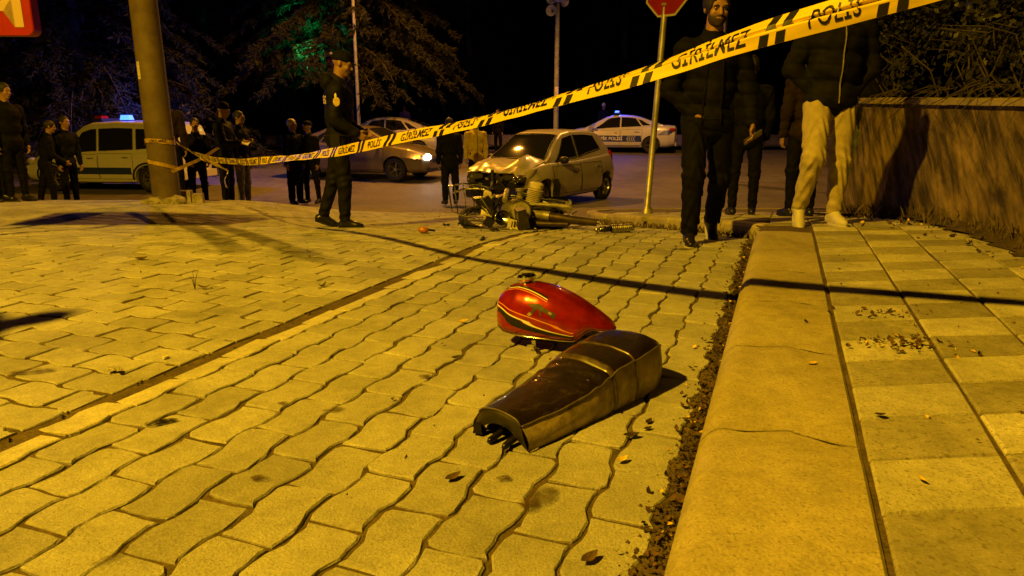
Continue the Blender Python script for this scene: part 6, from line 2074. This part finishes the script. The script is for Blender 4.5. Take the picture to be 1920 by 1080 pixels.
# ------------------------------------------------------------------ trees and hedges
M_NEEDLE = mat('needles', (.02, .02, .012), rough=.7, var=.35, vscale=1.2, spec=.2)
M_NEEDLED = mat('needles_dark', (.013, .016, .011), rough=.7, var=.35, vscale=1.2, spec=.2)
M_BARK = mat('bark', (.06, .045, .032), rough=.9, var=.4, vscale=6, bump=.8, bscale=20)
M_LEAF = mat('hedge_leaf', (.02, .02, .009), rough=.5, var=.5, vscale=3, spec=.35)
M_TWIG = mat('twig', (.05, .038, .025), rough=.9)
def conifer(loc, H, Rad, seed, label, z0=1.0, nb=70, m=None, droop=.35, group=None, zmax=None, tw=26):
    r = np.random.RandomState(seed)
    e = empty('conifer_tree', loc, 0, label, 'tree', group)
    MB().tube([(0, 0, -.2), (0, 0, H * .3), (.05, 0, H * .7), (0, 0, H)], [.05 + H * .018, .04 + H * .013, H * .007, .01], 12).build('trunk', M_BARK, e, smooth=True)
    zmax = zmax or H
    V, F = [], []
    limbs = MB(); off = 0
    for b in range(nb):
        q = (b + r.rand()) / nb
        z = z0 + (zmax - z0) * q
        L = Rad * (1 - (z - z0) / (H - z0)) ** .8 * r.uniform(.7, 1.1) + .2
        az = b * 2.399 + r.uniform(-.4, .4)
        up = r.uniform(.05, .25)
        d = np.array([math.cos(az), math.sin(az), 0]); sd = np.array([-d[1], d[0], 0])
        t = np.linspace(0, 1, 8)
        ax = np.array([0, 0, z]) + np.outer(t * L, d) + np.outer((up * t - (droop + up) * t ** 2.2) * L, [0, 0, 1])
        if b % 2 == 0: limbs.tube([tuple(p) for p in ax], [.035 * (1 - .85 * k / 7) for k in range(8)], 5, caps=False)
        n = int(tw * (.4 + .6 * L / Rad))
        tt = r.uniform(.12, 1, n) ** .8
        base = np.stack([np.interp(tt, t, ax[:, k]) for k in range(3)], 1)
        s = r.choice([-1, 1], n)[:, None]
        ln = (r.uniform(.35, .75, n) * (1.05 - .55 * tt))[:, None] * min(1.2, Rad / 3.2)
        dirv = d * r.uniform(.3, .9, (n, 1)) + sd * s * r.uniform(.35, 1, (n, 1)) + np.array([0, 0, -1]) * r.uniform(.05, .55, (n, 1))
        dirv /= np.linalg.norm(dirv, axis=1, keepdims=True)
        m_ = 11
        u = np.linspace(.08, 1, m_)[None, :, None]
        pts = base[:, None] + dirv[:, None] * u * ln[:, None] + np.array([0, 0, -1]) * (u ** 2 * ln[:, None] * .25)
        pts = pts.reshape(-1, 3)
        nd = np.repeat(dirv, m_, 0)
        for rep in range(2):
            o_ = nd * .7 + r.normal(0, .55, nd.shape) + np.array([0, 0, -.25]); o_ /= np.linalg.norm(o_, axis=1, keepdims=True)
            w = np.cross(o_, r.normal(0, 1, o_.shape)); w /= np.linalg.norm(w, axis=1, keepdims=True)
            hl = r.uniform(.08, .18, (len(pts), 1)); hw = r.uniform(.012, .026, (len(pts), 1))
            jit = pts + r.normal(0, .02, pts.shape)
            q4 = np.stack([jit - w * hw, jit + w * hw, jit + o_ * hl * 1.0 + w * hw * .4, jit + o_ * hl - w * hw * .4], 1)
            V.append(q4.reshape(-1, 3)); k = len(pts)
            F.append(np.arange(k * 4).reshape(k, 4) + off); off += k * 4
    limbs.build('limbs', M_BARK, e, smooth=True)
    link_mesh('crown', np_mesh('crown', np.concatenate(V), np.concatenate(F)), m or M_NEEDLE, e)
    return e
def tloc(px, Y): 
    x = at(px, 250, Y).x
    return (x, Y, gz(x, Y) + (.1 if Y > 31 else 0))
conifer(tloc(165, 23.5), 11, 5.2, 1, 'broad cedar with drooping grey green branches above the police van', 2.0, 110, zmax=7.5, tw=46)
conifer(tloc(655, 27.5), 12, 4.6, 2, 'cedar with green lit branches above the police officer in the middle', 3.3, 110, zmax=8.2, tw=46)
conifer(tloc(880, 37.5), 13, 3.6, 3, 'dark conifer left of the loudspeaker pole', .8, 90, M_NEEDLED, group='dark conifers across the road')
conifer(tloc(1165, 40), 14, 4.0, 4, 'dark conifer behind the stop sign', .6, 90, M_NEEDLED, group='dark conifers across the road')
conifer(tloc(400, 38), 13, 4.0, 5, 'dark conifer right of the leaning pole', .8, 80, M_NEEDLED, group='dark conifers across the road')
conifer(tloc(760, 40), 12, 3.6, 6, 'dark conifer behind the figure in pink', 1.0, 80, M_NEEDLED, group='dark conifers across the road')

def leafcloud(blobs, n, size, seed, up=.3):
    """Leaf-shaped quads through the volume of (centre, radii) blobs; more towards the surface, with gaps."""
    r = np.random.RandomState(seed)
    vol = np.array([b[1][0] * b[1][1] * b[1][2] for b in blobs]); vol /= vol.sum()
    P = []
    for b, f in zip(blobs, vol):
        k = int(n * f) + 1
        d = r.normal(0, 1, (k, 3)); d /= np.linalg.norm(d, axis=1, keepdims=True)
        rad = r.uniform(.35, 1, (k, 1)) ** .5
        P.append(np.array(b[0]) + d * rad * np.array(b[1]) * (1 + .25 * np.sin(d[:, :1] * 5 + b[0][1] * 3) * np.cos(d[:, 2:] * 6)))
    P = np.concatenate(P)
    keep = np.array([mnoise.noise(Vector(p) * 2.2) > -.22 for p in P])
    P = P[keep]; k = len(P)
    a = r.normal(0, 1, (k, 3)); a[:, 2] -= .4; a /= np.linalg.norm(a, axis=1, keepdims=True)
    w = np.cross(a, r.normal(0, 1, (k, 3))); w /= np.linalg.norm(w, axis=1, keepdims=True)
    L = r.uniform(.6, 1.3, (k, 1)) * size; W2 = L * .28
    V = np.stack([P - a * L * .5, P + w * W2, P + a * L * .5, P - w * W2], 1).reshape(-1, 3)
    return V, np.arange(k * 4).reshape(k, 4)
# hedge behind the wall at the right
hg = empty('garden_hedge', (4.6, 5.0, gz(4.6, 5)), 0, 'dark overgrown hedge rising behind the garden wall', 'hedge')
bl = []
r_ = random.Random(9)
for k in range(26):
    y = r_.uniform(1.6, 8.4); wx = WN.x + (y - WN.y) * .0737
    bl.append(((wx + r_.uniform(.25, 1.3), y, r_.uniform(1.15, 3.0)), (r_.uniform(.3, .6), r_.uniform(.4, .8), r_.uniform(.35, .7))))
for k in range(16):
    y = r_.uniform(2.2, 7.6); wx = WN.x + (y - WN.y) * .0737
    bl.append(((wx + r_.uniform(-.04, .15), y, r_.uniform(1.1, 1.45)), (r_.uniform(.10, .2), r_.uniform(.12, .3), r_.uniform(.12, .25))))
V_, F_ = leafcloud(bl, 26000, .062, 3)
o = link_mesh('foliage', np_mesh('foliage', V_ - np.array(hg.location), F_), M_LEAF, hg)
tw = MB()
for k in range(70):
    y = r_.uniform(2.0, 8.0); wx = WN.x + (y - WN.y) * .0737
    p = Vector((wx + r_.uniform(.1, .8), y, .9)); pts = [p]
    for q in range(5):
        p = p + Vector((r_.gauss(-.06, .10), r_.gauss(0, .14), r_.uniform(.1, .32) * (1 if q < 3 else .2))); pts.append(p.copy())
    tw.tube([q - hg.location for q in pts], [.009, .008, .006, .004, .003, .002], 5, caps=False)
tw.build('stems', M_TWIG, hg)
# bare overhanging twigs that rake the wall with shadow
ht = MB()
for k in range(46):
    y = r_.uniform(2.3, 7.4); wx = WN.x + (y - WN.y) * .0737
    p = Vector((wx + .12, y, 1.12)); pts = [p]
    for q in range(5):
        p = p + Vector((-.05 - .02 * q, r_.gauss(0, .05), .03 - .03 * q + r_.gauss(0, .015))); pts.append(p.copy())
    ht.tube([q - hg.location for q in pts], [.006, .005, .005, .004, .003, .002], 4, caps=False)
ht.build('overhanging_twigs', M_TWIG, hg)['kind'] = 'stuff'
# far hedge along the road
fh = empty('far_hedge', (0, 38.5, gz(0, 38)), 0, 'long dark hedge behind the low wall across the road', 'hedge')
bl = [((x + r_.uniform(-.6, .6), r_.uniform(-.8, .8), r_.uniform(.5, 1.9)), (r_.uniform(.9, 1.5), r_.uniform(.6, .9), r_.uniform(.6, 1.2))) for x in [-26 + 1.3 * k for k in range(42)]]
V_, F_ = leafcloud(bl, 26000, .17, 5)
link_mesh('foliage', np_mesh('foliage', V_, F_), M_NEEDLED, fh)
# traffic signal added behind the officer's head; a separate green spot lights the cedar
tp = at(622, 128, 24.4)
tl_ = empty('added_traffic_light', (tp.x, 24.4, gz(tp.x, 24.4)), 0, 'added traffic light with green lamp lit behind the head of the officer in the middle', 'traffic light')
hz = tp.z - tl_.location.z
MB().tube([(0, 0, -.1), (0, 0, hz + .5)], .05, 10).build('post', M_GREYP, tl_, smooth=True)
bx = MB().box((0, -.12, hz), (.28, .2, .85)).build('added_signal_box', M_BLACKP, tl_)
for k, (dz, m_) in enumerate(((.27, mat('added_lens_red_off', (.10, .005, .005), rough=.2)), (0, mat('added_lens_amber_off', (.12, .06, .005), rough=.2)), (-.27, mat('added_lens_green_on', (.02, .6, .2), emit=(.02, 1, .30), estr=12)))):
    MB().ball((0, -.225, hz + dz), (.09, .03, .09), 14, 8).build('lens', m_, bx, smooth=True)  # lenses of the added signal
    MB().grid(lambda u, v: (.10 * math.cos(math.pi * u), -.23 - .12 * v, hz + dz + .10 * math.sin(math.pi * u)), 8, 2).build('visor', M_BLACKP, bx)
add_light('green_cedar_spot', 'SPOT', (-.85, .35, hz + .05), 1100, (.01, 1, .22), .09, tl_, spot_size=R(75), spot_blend=.7).rotation_euler = (R(118), 0, R(12))  # added spot beside the signal, aimed back into the branches
# weeds along the foot of the corner kerb and of the wall
gw = np.random.RandomState(4)
Vw = []
for k in range(1500):
    if k < 700:
        t = gw.rand(); 
        i = min(2, int(t * 3)); f = t * 3 - i
        x = NOSE[i][0] * (1 - f) + NOSE[i + 1][0] * f + gw.normal(-.05, .03); y = NOSE[i][1] * (1 - f) + NOSE[i + 1][1] * f; z = gz(x, y); h = gw.uniform(.02, .07)
    else:
        y = gw.uniform(2.2, 7.8); x = WN.x + (y - WN.y) * .0737 - abs(gw.normal(.04, .13)); z = gz(x, y) + KH; h = gw.uniform(.03, .16)
    a = gw.uniform(0, 6.3); b = gw.uniform(0, 6.3); w = gw.uniform(.002, .006); l = h * gw.uniform(.2, .9)
    p = np.array([x, y, z]); s = np.array([math.cos(a), math.sin(a), 0]) * w
    Vw += [p - s, p + s, p + np.array([math.cos(b) * l * .5, math.sin(b) * l * .5, h * .7]) + s * .7, p + np.array([math.cos(b) * l, math.sin(b) * l, h])]
link_mesh('weeds', np_mesh('weeds', np.array(Vw), np.arange(len(Vw)).reshape(-1, 4)), mat('dry_weeds', (.10, .075, .03), rough=.8, var=.5, vscale=5))['kind'] = 'stuff'
